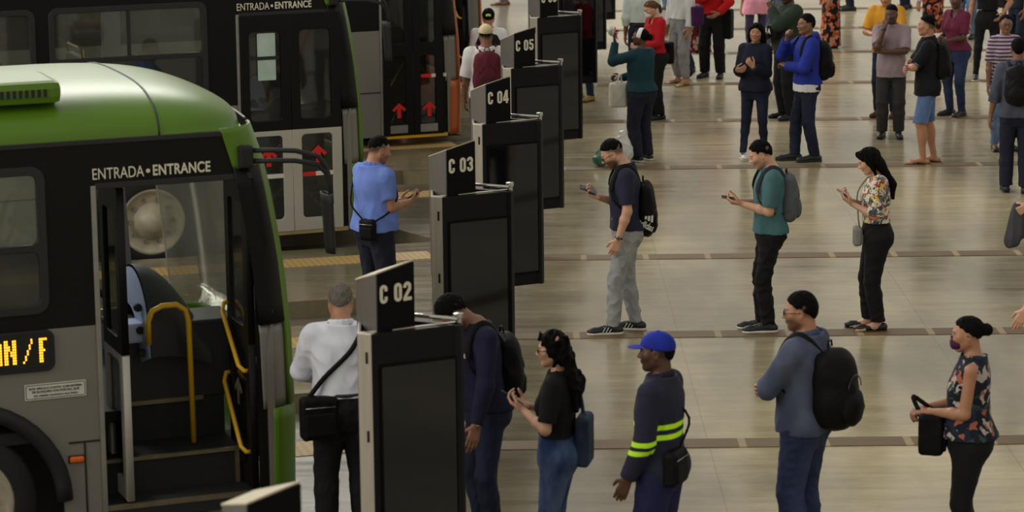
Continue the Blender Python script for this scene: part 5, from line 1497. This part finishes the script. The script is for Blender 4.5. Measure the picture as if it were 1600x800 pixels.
# 8 man in grey trousers with phone
P = G0(980, 519)
F = person(P, 90, 1.74, fat=1.04, lean=.012, head=(0, -30, 0), skin=LIGHT, hair='fade', beard=.95, glasses=True, watch=-1, vox=.0056,
    feet={-1: (-.045, .085, 8), 1: (.05, -.035, -10)},
    arms={-1: dict(w=(-.135, .050, .500), pole=(-.4, -1, .1), f=(.05, .35, -1), n=(1, 0, 0), curl=.5), 1: dict(w=(.03, .135, .69), pole=(.5, -.6, -1), f=(-.1, .85, .35), n=(-.35, -.45, .8), curl=.7)},
    top=T(cloth('dark_navy_polo', (38, 38, 56)), 'short', hem=.535, slen=.80, ease=.009, sease=.004, collar=True), bottom=B(cloth('grey_chinos', (148, 150, 152)), r=(.056, .042, .034), fold=.0075), shoes=dict(SN, stripes=True),
    label='bearded person in dark polo and light grey trousers looking at phone')
phone(F, 1, 'phone held by the man with light grey trousers')
bp = backpack(F, 'black backpack on the man with light grey trousers', M_bag, (.14, .075, .25), .635, straps=True)
# the maker's lettering and mark, white, at the lower side of the pack facing the camera
def wrap_on(o, src, gap):
    """lay flat lettering (x sideways, y up in a -x facing panel) onto the curved left side of src"""
    n = len(src.data.vertices); S_ = np.empty(n * 3, np.float32); src.data.vertices.foreach_get('co', S_); S_ = S_.reshape(-1, 3) + np.array(src.location)
    S_ = S_[S_[:, 0] < -.02]
    for v in o.data.vertices:
        d = (S_[:, 1] - v.co.y) ** 2 + (S_[:, 2] - v.co.z) ** 2; near = S_[d < max(d.min() * 1.01, .00009)]
        v.co.x = float(near[:, 0].min()) - gap - .002 * (v.co.x < 0)
pk = [c for c in bp.children if c.name.startswith('pack_body')][0]
Ml = Matrix.Translation(Vector((0, .088, .135))) @ Matrix.Rotation(-PI / 2, 4, 'Z') @ Matrix.Rotation(PI / 2, 4, 'X') @ Matrix.Rotation(-.50, 4, 'Z')
wrap_on(text('lettering', 'adidas', 1, Ml, MAT['white'], bp, .15, .062, bold=.035), pk, .002)
for i in range(3):
    m_ = Ml @ Matrix.Translation((.035 + .030 * i, .072, 0)) @ Matrix.Rotation(.42, 4, 'Z')
    me_ = text_mesh('I', .1, .002, 1.0, .0); h_ = .028 + .016 * i
    co_ = np.array([v.co[:] for v in me_.vertices]); l_ = co_.min(0); u_ = co_.max(0)
    me_.transform(m_ @ Matrix.Diagonal((.020 / (u_[0] - l_[0]), h_ / (u_[1] - l_[1]), 1, 1)) @ Matrix.Translation((-l_[0], -l_[1], 0)))
    wrap_on(add_mesh('stripe_mark', me_, MAT['white'], bp), pk, .002)

# 9 man in teal tee
P = G0(1201, 517)
F = person(P, 92, 1.71, fat=1.0, lean=.0, head=(0, -24, 0), skin=LIGHT, hair='short', beard=.3, vox=.0056,
    feet={-1: (-.035, .02, 4), 1: (.05, .035, -6)},
    arms={-1: dict(w=(-.035, .145, .672), pole=(-.5, -.8, -1), f=(.2, .95, .15), n=(.4, -.3, .85), curl=.6), 1: dict(w=(.045, .145, .672), pole=(.5, -.8, -1), f=(-.2, .95, .15), n=(-.4, -.3, .85), curl=.6)},
    top=T(cloth('teal_tee_jersey', (66, 102, 106)), 'short', hem=.520, slen=.85, ease=.010, sease=.007), bottom=B(m_blk, r=(.055, .041, .037), fold=.0075), shoes=SN, label='person in teal tee and black trousers looking down at phone')
phone(F, -1, 'phone held flat by the man with the teal tee')
backpack(F, 'grey backpack on the man with the teal tee', cloth('grey_bag_canvas', (84, 88, 94)), (.14, .075, .22), .695, strap_mat=cloth('dark_grey_webbing', (44, 46, 50)))

# 10 woman in bright floral blouse
P = G0(1367, 515)
m_blouse = cloth('bright_floral_print', None, kind=(34, [(206, 204, 196), (64, 84, 70), (196, 196, 190), (172, 60, 64), (90, 110, 110), (214, 208, 190), (216, 170, 40), (70, 66, 84)]))
F = person(P, 88, 1.63, 'f', fat=1.06, lean=.0, head=(0, -22, 0), skin=LIGHT, hair='longback', vox=.0056, legs=True,
    feet={-1: (-.035, .0, 4), 1: (.05, .04, -6)},
    arms={-1: dict(w=(-.03, .135, .695), pole=(-.5, -.7, -1), f=(.2, .8, .55), n=(.3, -.5, .7), curl=.65), 1: dict(w=(.05, .135, .70), pole=(.5, -.7, -1), f=(-.3, .8, .5), n=(-.3, -.5, .7), curl=.65)},
    top=T(m_blouse, 'short', hem=.595, slen=1.0, ease=.012, sease=.016, neck='wide', name='blouse'), bottom=B(m_blk, r=(.066, .045, .040), waist=.635, ease=.005, hem=.055), shoes=dict(kind='flat', mat=M_shoe), label='person with long dark hair in bright floral blouse and black trousers')
phone(F, -1, 'pink phone held by the woman with bright floral blouse', paint('pink_phone_case', (206, 150, 170), .4))
shoulder_bag(F, 'small black and pale handbag hanging before the woman with bright floral blouse', cloth('pale_grey_leather', (128, 126, 120)), (-.03, .165, .845), (.07, .04, .085),
    [(-.03, .15, .92), F.tor(-.03, .10, .62), F.tor(.03, .105, .75), F.tor(.07, .03, .842), F.tor(.06, -.05, .80)], 'handbag', r=.007, flap=True)

# 11 woman in teal sweater holding up a phone
P = G0(1002, 251)
F = person(P, 48, 1.60, 'f', fat=1.2, head=(22, 8, 0), skin=DARK, hair='bun', vox=.007,
    arms={-1: dict(w=(-.10, .17, .90), pole=(-.5, .4, -1), f=(.1, .3, .9), n=(.4, -.8, 0), curl=.6), 1: dict(w=(-.03, .17, .62), pole=(.7, -.5, -1), f=(-.6, .7, 0), curl=.7)},
    top=T(cloth('deep_teal_sweater', (22, 56, 66)), 'long', hem=.535, ease=.016, sease=.010, name='sweater'), bottom=B(m_navy, r=LOOSE), shoes=SN, label='person in deep teal sweater and white headband holding up a pink phone')
phone(F, -1, 'bright pink phone held up by the woman with teal sweater', paint('hot_pink_case', (226, 40, 120), .4))
q = SDF(.006); q.ell(F.hp(0, -.06, .16), np.array([.385, .475, .40]) * F.hh, F.Rh.T); q.cut(F.hp(0, .17, .1), F.Rh @ v3(0, 1, .15)); q.cut(F.hp(0, -.12, .1), F.Rh @ v3(0, -1, -.1)); q.cut(F.hp(0, 0, -.12), F.Rh @ v3(0, 0, -1))
q.mesh('headband', cloth('white_headband', (214, 214, 214)), F.root)
q = SDF(.007); q.loft([[.515 * 1.6, .112 * 1.6, .09 * 1.6, -.01], [.535 * 1.6, .112 * 1.6, .09 * 1.6, -.01]], F.ofs); q.mesh('shirt_hem', cloth('yellow_shirt', (206, 196, 40)), F.root)
hm = F.A[1]['hand']['grip']
shoulder_bag(F, 'white tote bag hanging from the arm of the woman with teal sweater', cloth('white_canvas', (206, 202, 188)), (-.15, .235, .80), (.11, .05, .15), [(-.2, .23, .93), (-.12, .22, 1.06), hm + v3(0, 0, -.02), (-.08, .24, 1.05), (-.09, .24, .93)], 'tote_bag', r=.010, flap=False, ang=-.75)
q = SDF(.006); c = F.A[-1]['hand']['grip'] + v3(-.075, .02, .04)
for i in range(6): q.ell(c + v3(.022 * math.sin(i * 2.1), .02 * math.cos(i * 1.7), .028 * math.cos(i * 2.6)), (.032, .024, .038), None, .02)
o = q.mesh('paper_tissue', MAT['white'], None, folds(3, .006, (60, 60, 60))); local_thing(F, 'tissue', 'crumpled white tissue beside the bright pink phone', 'tissue', None, [o], c)

# plastic bags on the floor by her feet
def floor_bag(px, py, sx, sy, sz, mat, nm, label, cat='bag', seed=3):
    P = ground(px, py); q = SDF(.008)
    q.ell((0, 0, sz * .42), (sx, sy, sz * .45), None, .03); q.ell((sx * .2, 0, sz * .75), (sx * .5, sy * .5, sz * .3), None, .05); q.cap((0, 0, sz * .8), (sx * .25, .02, sz * 1.05), sx * .22, sx * .3, .03); q.cut((0, 0, 0), (0, 0, -1))
    o = q.mesh(nm, mat, None, folds(seed, .010, (26, 26, 26))); o.location = P; tag(o, label, cat, 'bags on the floor'); return o
floor_bag(939, 259, .10, .09, .20, paint('green_plastic', (74, 132, 104), .35, 0, .15, 8), 'plastic_bag', 'green plastic bag on the floor behind the man with grey trousers')
floor_bag(968, 256, .17, .13, .34, paint('white_plastic', (206, 204, 198), .35, 0, .1, 8), 'plastic_bag', 'white plastic bag on the floor beside the woman with teal sweater', seed=9)

# 12 woman in red sweater with mask
P = G0(1024, 186)
F = person(P, 118, 1.60, 'f', fat=1.0, head=(-4, -22, 0), skin=LIGHT, hair='ponytail', hair_mat=M_hair_brown, mask=cloth('white_mask', (214, 214, 214)), vox=.007,
    arms={-1: dict(w=(-.05, .17, .62), pole=(-.7, -.6, -1), f=(.5, .7, .1), curl=.6), 1: dict(w=(.06, .17, .62), pole=(.7, -.6, -1), f=(-.5, .7, .1), curl=.6)},
    top=T(cloth('red_sweater_knit', (168, 18, 30)), 'long', hem=.56, ease=.012, sease=.006, neck='v', name='sweater'), bottom=B(m_blk, r=(.058, .044, .040)), shoes=dict(kind='flat', mat=M_shoe), label='person in red sweater and white mask with light brown ponytail')
shoulder_bag(F, 'black shoulder bag behind the woman with red sweater', M_bag, (.02, -.20, .88), (.11, .05, .15), [(.05, -.18, 1.0), F.tor(.08, -.05, .835), F.tor(.09, .02, .84)], r=.008)

# 13 person in pale shirt, cut by the frame
F = person(G0(1003, 146), 6, 1.70, fat=1.1, skin=BROWN, vox=.0075, top=T(cloth('pale_mint_shirt', (198, 208, 202)), 'long', slen=.45, hem=.60, ease=.014, sease=.012), bottom=B(m_navy, r=LOOSE), shoes=SH, belt=True, label='person in pale mint shirt and navy trousers seen from behind, cut by the top edge')
# legs in jeans behind
F = person(G0(1043, 17), 60, 1.68, skin=BROWN, vox=.009, top=T(m_char, 'short'), bottom=B(m_lj, r=SLIM), shoes=SN, label='person whose blue jeans show at the top edge behind the red sweater woman')
# 14 person in grey sweatpants
F = person(G0(1064, 132), 128, 1.72, skin=MID, vox=.007, legs=True, feet={-1: (-.08, .03, 10), 1: (.07, -.02, -14)}, top=T(cloth('white_track_jacket', (206, 204, 204)), 'long', hem=.56, ease=.014, sease=.008, name='jacket'), bottom=B(cloth('heather_grey_sweatpants', (138, 136, 138)), r=(.062, .050, .036), hem=.07, fold=.005),
    shoes=dict(kind='flip_flop', mat=cloth('green_flip_flop', (60, 110, 60))), label='person in grey sweatpants and flip flops with white jacket')
for sd in (-1, 1):
    MB().tube([F.S[sd] + v3(.045 * sd, 0, .01), F.A[sd]['E'] + v3(.05 * sd, -.005, 0), F.A[sd]['W'] + v3(.036 * sd, 0, .03)], .006, 6).build('sleeve_stripe', cloth('maroon_braid', (96, 24, 40)), F.top)
shoulder_bag(F, 'purple bag beside the person with grey sweatpants', cloth('purple_bag_cloth', (60, 24, 70)), (-.26, -.05, 1.02), (.09, .10, .14), [(-.25, -.04, 1.13), F.tor(-.1, -.02, .85), F.tor(-.08, .05, .82)], r=.012, flap=False)
# 15 person in red patterned dress
m_rp = cloth('red_patterned_print', None, kind=(20, [(110, 22, 34), (26, 20, 26), (140, 30, 40), (180, 150, 140), (90, 18, 30)]))
F = person(G0(1092, 112), 170, 1.62, 'f', skin=BROWN, vox=.0075, top=T(m_rp, 'long', hem=.52, ease=.016, sease=.01), bottom=B(m_rp, skirt=.18, wide=.12, name='skirt'), shoes=dict(kind='flat', mat=M_shoe), label='person in red patterned dress between the grey sweatpants and the red shirt')
floor_bag(1070, 122, .15, .12, .40, cloth('dark_blue_bag', (36, 50, 66)), 'backpack', 'dark blue backpack on the floor behind the grey sweatpants', 'backpack', 5)
# 16 person in red shirt
F = person(G0(1113, 121), 158, 1.72, skin=MID, vox=.007, feet={-1: (-.075, .02, 10), 1: (.07, 0, -10)}, arms={1: dict(w=(.03, .14, .70), pole=(1, -.2, -.6), f=(-.8, .3, .5), n=(0, -1, 0)), -1: dict(w=(-.1, .14, .57), pole=(-1, -.4, -.4), f=(.6, .5, -.4))},
    top=T(cloth('scarlet_shirt', (180, 18, 22)), 'long', hem=.555, ease=.014, sease=.01, name='shirt'), bottom=B(m_blk, r=LOOSE), shoes=SH, label='person in scarlet shirt and black trousers with hand on chest')
shoulder_bag(F, 'black jacket-like bag hanging beside the person with scarlet shirt', M_bag, (-.23, -.03, .80), (.07, .09, .22), [(-.22, -.02, 1.0), F.tor(-.1, -.02, .85), F.tor(-.06, .06, .80)], r=.010, flap=False)
# 17 person with pink jacket round the waist
F = person(G0(1181, 90), 12, 1.62, 'f', skin=MID, vox=.0075, top=T(m_blk, 'short', hem=.60), bottom=B(cloth('plum_leggings', (66, 58, 92)), r=SKIN, waist=.62), shoes=dict(kind='sneaker', mat=MAT['white'], sole=M_sole), label='person in leggings with pink jacket tied around the waist at the top edge')
q = SDF(.008); q.loft([[.43 * 1.62, .145 * 1.62, .118 * 1.62, -.02], [.55 * 1.62, .128 * 1.62, .108 * 1.62, -.02], [.625 * 1.62, .100 * 1.62, .084 * 1.62, 0]], F.ofs); q.mesh('tied_jacket', cloth('pink_cloth', (220, 150, 170)), F.root, folds(77, .008, (22, 22, 8)))
# behind the green sweater
F = person(G0(1208, 84), 150, 1.66, 'f', skin=BROWN, vox=.0085, top=T(cloth('white_blouse_cloth', (206, 206, 206)), 'long', hem=.55), bottom=B(m_lj, r=FEM), shoes=SN, label='person in white blouse and pale jeans half hidden behind the green sweater')
# 18 large man in green sweater
P = G0(1230, 186)
F = person(P, 112, 1.78, fat=1.34, head=(22, -4, 0), skin=DARK, hair='fade', beard=.4, vox=.007,
    arms={-1: dict(w=(-.02, .15, .835), pole=(-.8, .2, -1), f=(.3, .2, .8), n=(.5, -.8, 0), curl=.9), 1: dict(w=(.0, .2, .63), pole=(.8, -.4, -.8), f=(-.8, .5, 0))},
    top=T(cloth('dark_green_sweater', (42, 54, 44)), 'long', hem=.515, ease=.018, sease=.014, name='sweater'), bottom=B(m_blk, r=(.068, .056, .050)), shoes=SH, glasses=True, label='large person in dark green sweater with hand raised to mouth')
sb = shoulder_bag(F, 'black crossbody bag with white letters on the person with green sweater', M_bag, F.tor(-.05, .145, .67), (.10, .04, .09), [F.tor(-.1, .13, .70), F.tor(-.09, .03, .855), F.tor(-.02, -.10, .80), F.tor(.1, -.09, .66), F.tor(.14, .05, .62), F.tor(.05, .15, .66)], 'crossbody_bag', r=.014, ang=.25)
text('lettering', 'ILA', 1, Matrix.Translation((.08, .085, .06)) @ Matrix.Rotation(PI + .25, 4, 'Z') @ Matrix.Rotation(PI / 2, 4, 'X'), MAT['white'], sb, .11, .07, bold=.05)
# 19 woman in navy jacket
P = G0(1179, 246)
F = person(P, 152, 1.63, 'f', fat=1.05, head=(14, 2, -6), skin=MID, hair='long', vox=.0065, feet={-1: (-.085, .02, 8), 1: (.06, .09, 30)},
    arms={-1: dict(w=(-.05, .15, .70), pole=(-.35, -.6, -1), f=(.5, .2, .6), n=(.3, -.9, .2), curl=.9), 1: dict(w=(.075, .16, .67), pole=(.35, -.6, -1), f=(-.7, .4, .1), n=(0, -.8, .4), curl=.8)},
    top=T(cloth('midnight_jacket', (22, 24, 42)), 'long', hem=.505, ease=.016, sease=.012, flare=.006, collar=True, name='jacket'), bottom=B(m_djeans, r=SKIN), shoes=dict(kind='flat', mat=MAT['white'], sole=M_sole), label='person with long hair in midnight jacket and slim jeans, hands at chest')
# 20 man in blue hoodie
P = G0(1259, 251)
F = person(P, 104, 1.76, head=(8, 2, 0), skin=BROWN, hair='short', vox=.0065, feet={-1: (-.06, -.03, 0), 1: (.05, .075, -10)},
    arms={-1: dict(w=(.0, .15, .66), pole=(-.9, -.2, -.8), f=(.9, .2, .2), curl=.6), 1: dict(w=(.03, .135, .835), pole=(.7, .3, -1), f=(-.3, .1, .8), n=(-.5, -.8, 0), curl=1.0)},
    top=T(cloth('royal_blue_hoodie', (32, 46, 136)), 'long', hem=.535, ease=.014, sease=.010, neck='hood', name='hoodie'), bottom=B(m_djeans, r=(.056, .043, .037)), shoes=SNB, label='person in royal blue hoodie with hand at mouth and black backpack')
q = SDF(.007); q.loft([[.485 * 1.76, .112 * 1.76, .088 * 1.76, -.005], [.54 * 1.76, .112 * 1.76, .088 * 1.76, -.005]], F.ofs); q.mesh('undershirt', cloth('white_tee', (210, 210, 210)), F.root, folds(8, .003))
backpack(F, 'black backpack on the person with royal blue hoodie', M_bag, (.15, .105, .25), .685, straps=True)
# 21 person in orange floral dress
m_of = cloth('orange_floral_print', None, kind=(19, [(20, 18, 20), (176, 84, 50), (20, 18, 20), (190, 130, 100), (26, 22, 22), (160, 70, 44)]))
F = person(G0(1297, 74), 100, 1.66, 'f', fat=1.15, skin=MID, vox=.0075, top=T(m_of, 'short', hem=.56, ease=.016), bottom=B(m_of, skirt=.02, wide=.125, name='skirt'), shoes=dict(kind='flat', mat=M_shoe), label='person in long black dress with orange flowers at the top edge')
# 22 legs at the top edge
F = person(G0(1327, 16), 95, 1.72, skin=BROWN, vox=.009, top=T(m_char, 'short'), bottom=B(m_djeans, r=SLIM), shoes=SNB, label='person with dark jeans and black shoes right of the orange flowered dress')
F = person(G0(1413, 14), 60, 1.72, skin=BROWN, vox=.009, top=T(m_char, 'short'), bottom=B(m_djeans, r=SLIM), shoes=SNB, label='person with dark jeans and black shoes at the top edge above the yellow tee')
# 23 yellow tee
P = G0(1383, 183)
F = person(P, 158, 1.74, fat=.96, skin=MID, head=(0, -14, 0), vox=.007, arms={-1: dict(w=(-.03, .16, .645), pole=(-.8, -.4, -.9), f=(.5, .7, .2), curl=.6), 1: dict(w=(.06, .17, .65), pole=(.8, -.4, -.9), f=(-.5, .7, .2), curl=.6)},
    top=T(cloth('mustard_tee_jersey', (206, 146, 46)), 'short', hem=.50, slen=.85, ease=.012, sease=.010), bottom=B(m_djeans, r=SLIM), shoes=dict(kind='shoe', mat=cloth('brown_shoe', (66, 42, 30))), label='person in mustard yellow tee and dark jeans behind the mauve polo')
# 24 mauve polo
P = G0(1391, 215)
F = person(P, 170, 1.68, fat=1.0, skin=DARK, head=(-12, -4, 0), hair='fade', vox=.0065, watch=1,
    arms={1: dict(w=(.05, .125, .845), pole=(.2, .6, -1), f=(-.2, -.1, .9), n=(-.4, -.8, 0), curl=.8), -1: dict(w=(.04, .13, .665), pole=(-1, .1, -.5), f=(1, .1, .2), n=(0, -1, 0))},
    top=T(cloth('mauve_polo_pique', (142, 124, 130)), 'short', hem=.465, slen=.92, ease=.011, sease=.008, collar=True, flare=.004), bottom=B(cloth('charcoal_slacks', (52, 48, 48)), r=(.060, .048, .042)), shoes=SH, label='person in mauve polo and charcoal trousers with hand on cheek and watch')
# 25 black polo and denim shorts
P = G0(1446, 255)
F = person(P, 82, 1.76, skin=MID, head=(0, 2, 0), hair='fade', vox=.0062, legs=True, feet={-1: (-.055, .03, 4), 1: (.055, -.045, -14)},
    arms={-1: dict(w=(.01, .135, .655), pole=(-1, .1, -.5), f=(1, .1, .15), n=(0, -1, 0)), 1: dict(w=(-.03, .15, .64), pole=(1, .1, -.5), f=(-1, .1, .1), n=(0, -1, 0))},
    top=T(cloth('black_polo_pique', (18, 18, 24)), 'short', hem=.47, slen=.88, ease=.012, sease=.008, collar=True, fold=.004), bottom=B(cloth('washed_denim', (70, 94, 138), kind='denim', rgb2=(108, 132, 170)), r=(.056, .050, .05), hem=.285, name='shorts'), shoes=dict(kind='flip_flop', mat=M_shoe), label='person in black polo, denim shorts and flip flops with folded arms')
for sd in (-1, 1):
    q_ = F.S[sd] + (F.A[sd]['E'] - F.S[sd]) * .84; d_ = unit(F.A[sd]['E'] - F.S[sd]); u_ = unit(np.cross(d_, v3(.2, .3, 1))); w_ = np.cross(d_, u_)
    MB().tube([q_ + (u_ * math.cos(a) + w_ * math.sin(a)) * .064 for a in [2 * PI * k / 20 for k in range(20)]], .006, 5, closed=True).build('sleeve_band', cloth('sky_braid', (90, 150, 200)), F.top)
backpack(F, 'black backpack on the person with denim shorts', M_bag, (.14, .08, .23), .70, straps=True)
# 26 woman in maroon tee
P = G0(1492, 181)
F = person(P, 130, 1.66, 'f', fat=1.0, skin=DARK, head=(6, -2, 0), hair='afro', vox=.007, arms={-1: dict(w=(-.04, .16, .62), pole=(-.4, -.7, -.9), f=(.5, .7, -.1), curl=.7), 1: dict(w=(.09, .15, .60), pole=(.4, -.7, -.9), f=(-.5, .7, -.1), curl=.7)},
    top=T(cloth('maroon_tee_jersey', (98, 34, 58)), 'short', hem=.535, slen=.85, ease=.010, sease=.006, neck='v'), bottom=B(m_jeans, r=FEM), shoes=SNB, label='person in maroon tee and blue jeans behind the denim shorts')
# 27 lavender shirt, pale jeans
F = person(G0(1456, 84), 30, 1.68, skin=MID, vox=.008, top=T(cloth('lavender_shirt', (204, 196, 214)), 'long', hem=.54, ease=.014, sease=.01), bottom=B(m_of, skirt=.2, wide=.10, name='skirt'), shoes=SNB, label='person in lavender shirt and patterned skirt at the top edge')
F = person(G0(1509, 60), 150, 1.7, skin=MID, vox=.008, top=T(m_char, 'short'), bottom=B(m_lj, r=LOOSE), shoes=SH, label='person in pale jeans and dark shoes at the top edge behind the maroon tee')
# 28 woman all in black
P = G0(1541, 124)
F = person(P, 168, 1.68, 'f', fat=1.05, skin=MID, vox=.007, feet={-1: (-.09, .02, 10), 1: (.09, .05, 0)}, arms={1: dict(w=(.15, .02, .50), pole=(.6, -1, 0)), -1: dict(w=(-.13, .09, .58), pole=(-1, -.6, -.3))}, top=T(m_blk, 'none', hem=.61), bottom=B(m_blk, r=SKIN, waist=.60), shoes=dict(kind='sneaker', mat=M_shoe, sole=M_sole), label='person in black sleeveless top and tight black trousers at the top edge')
# 29 person in dark clothes with bag
F = person(G0(1589, 98), 120, 1.7, skin=BROWN, vox=.008, top=T(cloth('ink_blue_tee', (30, 34, 46)), 'short', hem=.5, ease=.014), bottom=B(m_djeans, r=SLIM), shoes=SNB, label='person in ink blue tee cut by the top right corner')
shoulder_bag(F, 'black bag hanging beside the ink blue tee in the top right corner', M_bag, (.27, .04, .98), (.10, .08, .16), [(.24, .03, 1.1), F.tor(.1, 0, .85)], r=.012)
# 30 woman in striped tee with glasses
P = G0(1567, 234)
F = person(P, 186, 1.66, 'f', skin=BROWN, head=(-4, -2, 0), hair='ponytail', glasses=True, vox=.007, top=T(cloth('striped_tee', (78, 50, 84), kind='stripes', rgb2=(176, 164, 172)), 'short', hem=.50, ease=.012, slen=.9, sease=.006), bottom=B(m_lj, r=FEM), shoes=dict(kind='flat', mat=M_shoe), legs=True, label='person with glasses in purple striped tee behind the man with dark backpack')
# 31 man in dark clothes with backpack, seen from behind
P = G0(1586, 300)
F = person(P, -6, 1.72, skin=BROWN, hair='short', vox=.0062, feet={-1: (-.06, .02, 4), 1: (.06, -.03, -8)}, arms={-1: dict(w=(-.165, .03, .50), pole=(-.5, -1, 0))}, top=T(cloth('slate_shirt', (70, 72, 86)), 'roll', hem=.50, ease=.012, sease=.008, collar=True), bottom=B(cloth('indigo_trousers', (26, 28, 46)), r=(.060, .048, .043)), shoes=SH, label='person in slate shirt with black backpack seen from behind at the right edge')
backpack(F, 'black backpack on the person at the right edge seen from behind', M_bag, (.15, .09, .23), .715)
# 32 two people cut by the right edge
P = ground(1664, 520)
F = person(P, 80, 1.72, skin=LIGHT, vox=.0065, arms={-1: dict(w=(-.07, .20, .66), pole=(-.6, -.5, -1), f=(.1, .8, -.5), curl=.8)}, top=T(m_char, 'short', hem=.5), bottom=B(m_char, r=LOOSE), shoes=SNB, label='person at the right edge, only a forearm and dark clothing in frame')
hg = F.A[-1]['hand']['grip']; q = SDF(.0065); q.cap(hg + v3(0, 0, .03), hg + v3(-.03, .05, -.25), .045, .075, .03, flat=((1, 0, 0), .6)); q.cap(hg + v3(0, 0, .0), hg + v3(.02, -.02, -.2), .04, .06, .03)
o = q.mesh('folded_jacket', cloth('grey_jacket_cloth', (70, 70, 74)), None, folds(61, .008, (26, 26, 12))); local_thing(F, 'jacket', 'grey jacket hanging from the forearm at the right edge', 'jacket', None, [o], hg + v3(0, 0, -.28))
P = ground(1650, 652)
F = person(P, 60, 1.70, skin=LIGHT, vox=.0065, arms={-1: dict(w=(-.19, .10, .50), pole=(-.5, -1, 0))}, top=T(cloth('grey_tee', (120, 120, 122)), 'short', hem=.5), bottom=B(m_blk, r=SLIM), shoes=SN, label='person at the right edge, only a lowered hand in frame')
# 33, 34 two people beside the orange bus
P = at_head(759, 40, 1.73)
F = person(P, 4, 1.73, fat=1.15, skin=BROWN, hair='buzz', vox=.0062, cap=cloth('cream_cap', (208, 190, 150)), head=(0, -4, 0), arms={-1: dict(w=(-.15, .04, .50), pole=(-.6, -1, 0))}, top=T(cloth('white_tee_jersey', (216, 214, 212)), 'short', hem=.50, slen=.95, ease=.014, sease=.012), bottom=B(m_char, r=LOOSE), shoes=SN, label='person in white tee and cream cap with maroon backpack near the orange bus')
backpack(F, 'maroon backpack on the person with cream cap', cloth('maroon_canvas', (92, 30, 42)), (.165, .105, .27), .685, light=cloth('dark_maroon_canvas', (70, 24, 34)))
P = at_head(763, 14, 1.66)
F = person(P, 0, 1.66, 'f', fat=1.15, skin=MID, hair='bun', vox=.007, top=T(cloth('white_uniform', (220, 220, 220)), 'short', hem=.55, slen=1.0, ease=.012, sease=.012), bottom=B(m_blk, r=FEM), shoes=SNB, label='person in black vest over white shirt with lime hair clip')
q = SDF(.007); q.loft([[.55 * 1.66, .122 * 1.66, .10 * 1.66, 0], [.62 * 1.66, .112 * 1.66, .094 * 1.66, 0], [.73 * 1.66, .116 * 1.66, .094 * 1.66, 0], [.80 * 1.66, .098 * 1.66, .078 * 1.66, 0], [.845 * 1.66, .06 * 1.66, .05 * 1.66, -.01]], F.ofs); q.mesh('vest', M_black, F.root)
MB().tube([F.hp(-.12, -.70, .16), F.hp(0, -.78, .2), F.hp(.12, -.70, .16)], .016, 6).build('hair_clip', paint('lime_clip', (190, 240, 40), .4), F.root)
# 35 legs at the top edge, 36 feet behind the totems
F = person(ground(786, 7), 70, 1.68, skin=BROWN, vox=.009, legs=True, top=T(m_char, 'short'), bottom=B(m_lj, r=SLIM), shoes=dict(kind='flip_flop', mat=M_shoe), label='person whose jeans and sandal show at the top edge above the lime hair clip')
F = person(G0(913, 157), 140, 1.62, skin=BROWN, vox=.009, top=T(m_navy, 'long'), bottom=B(m_jeans, r=SLIM), shoes=dict(kind='shoe', mat=cloth('tan_shoe', (150, 124, 78))), label='person hidden by the totems, only jeans and tan shoes showing below')
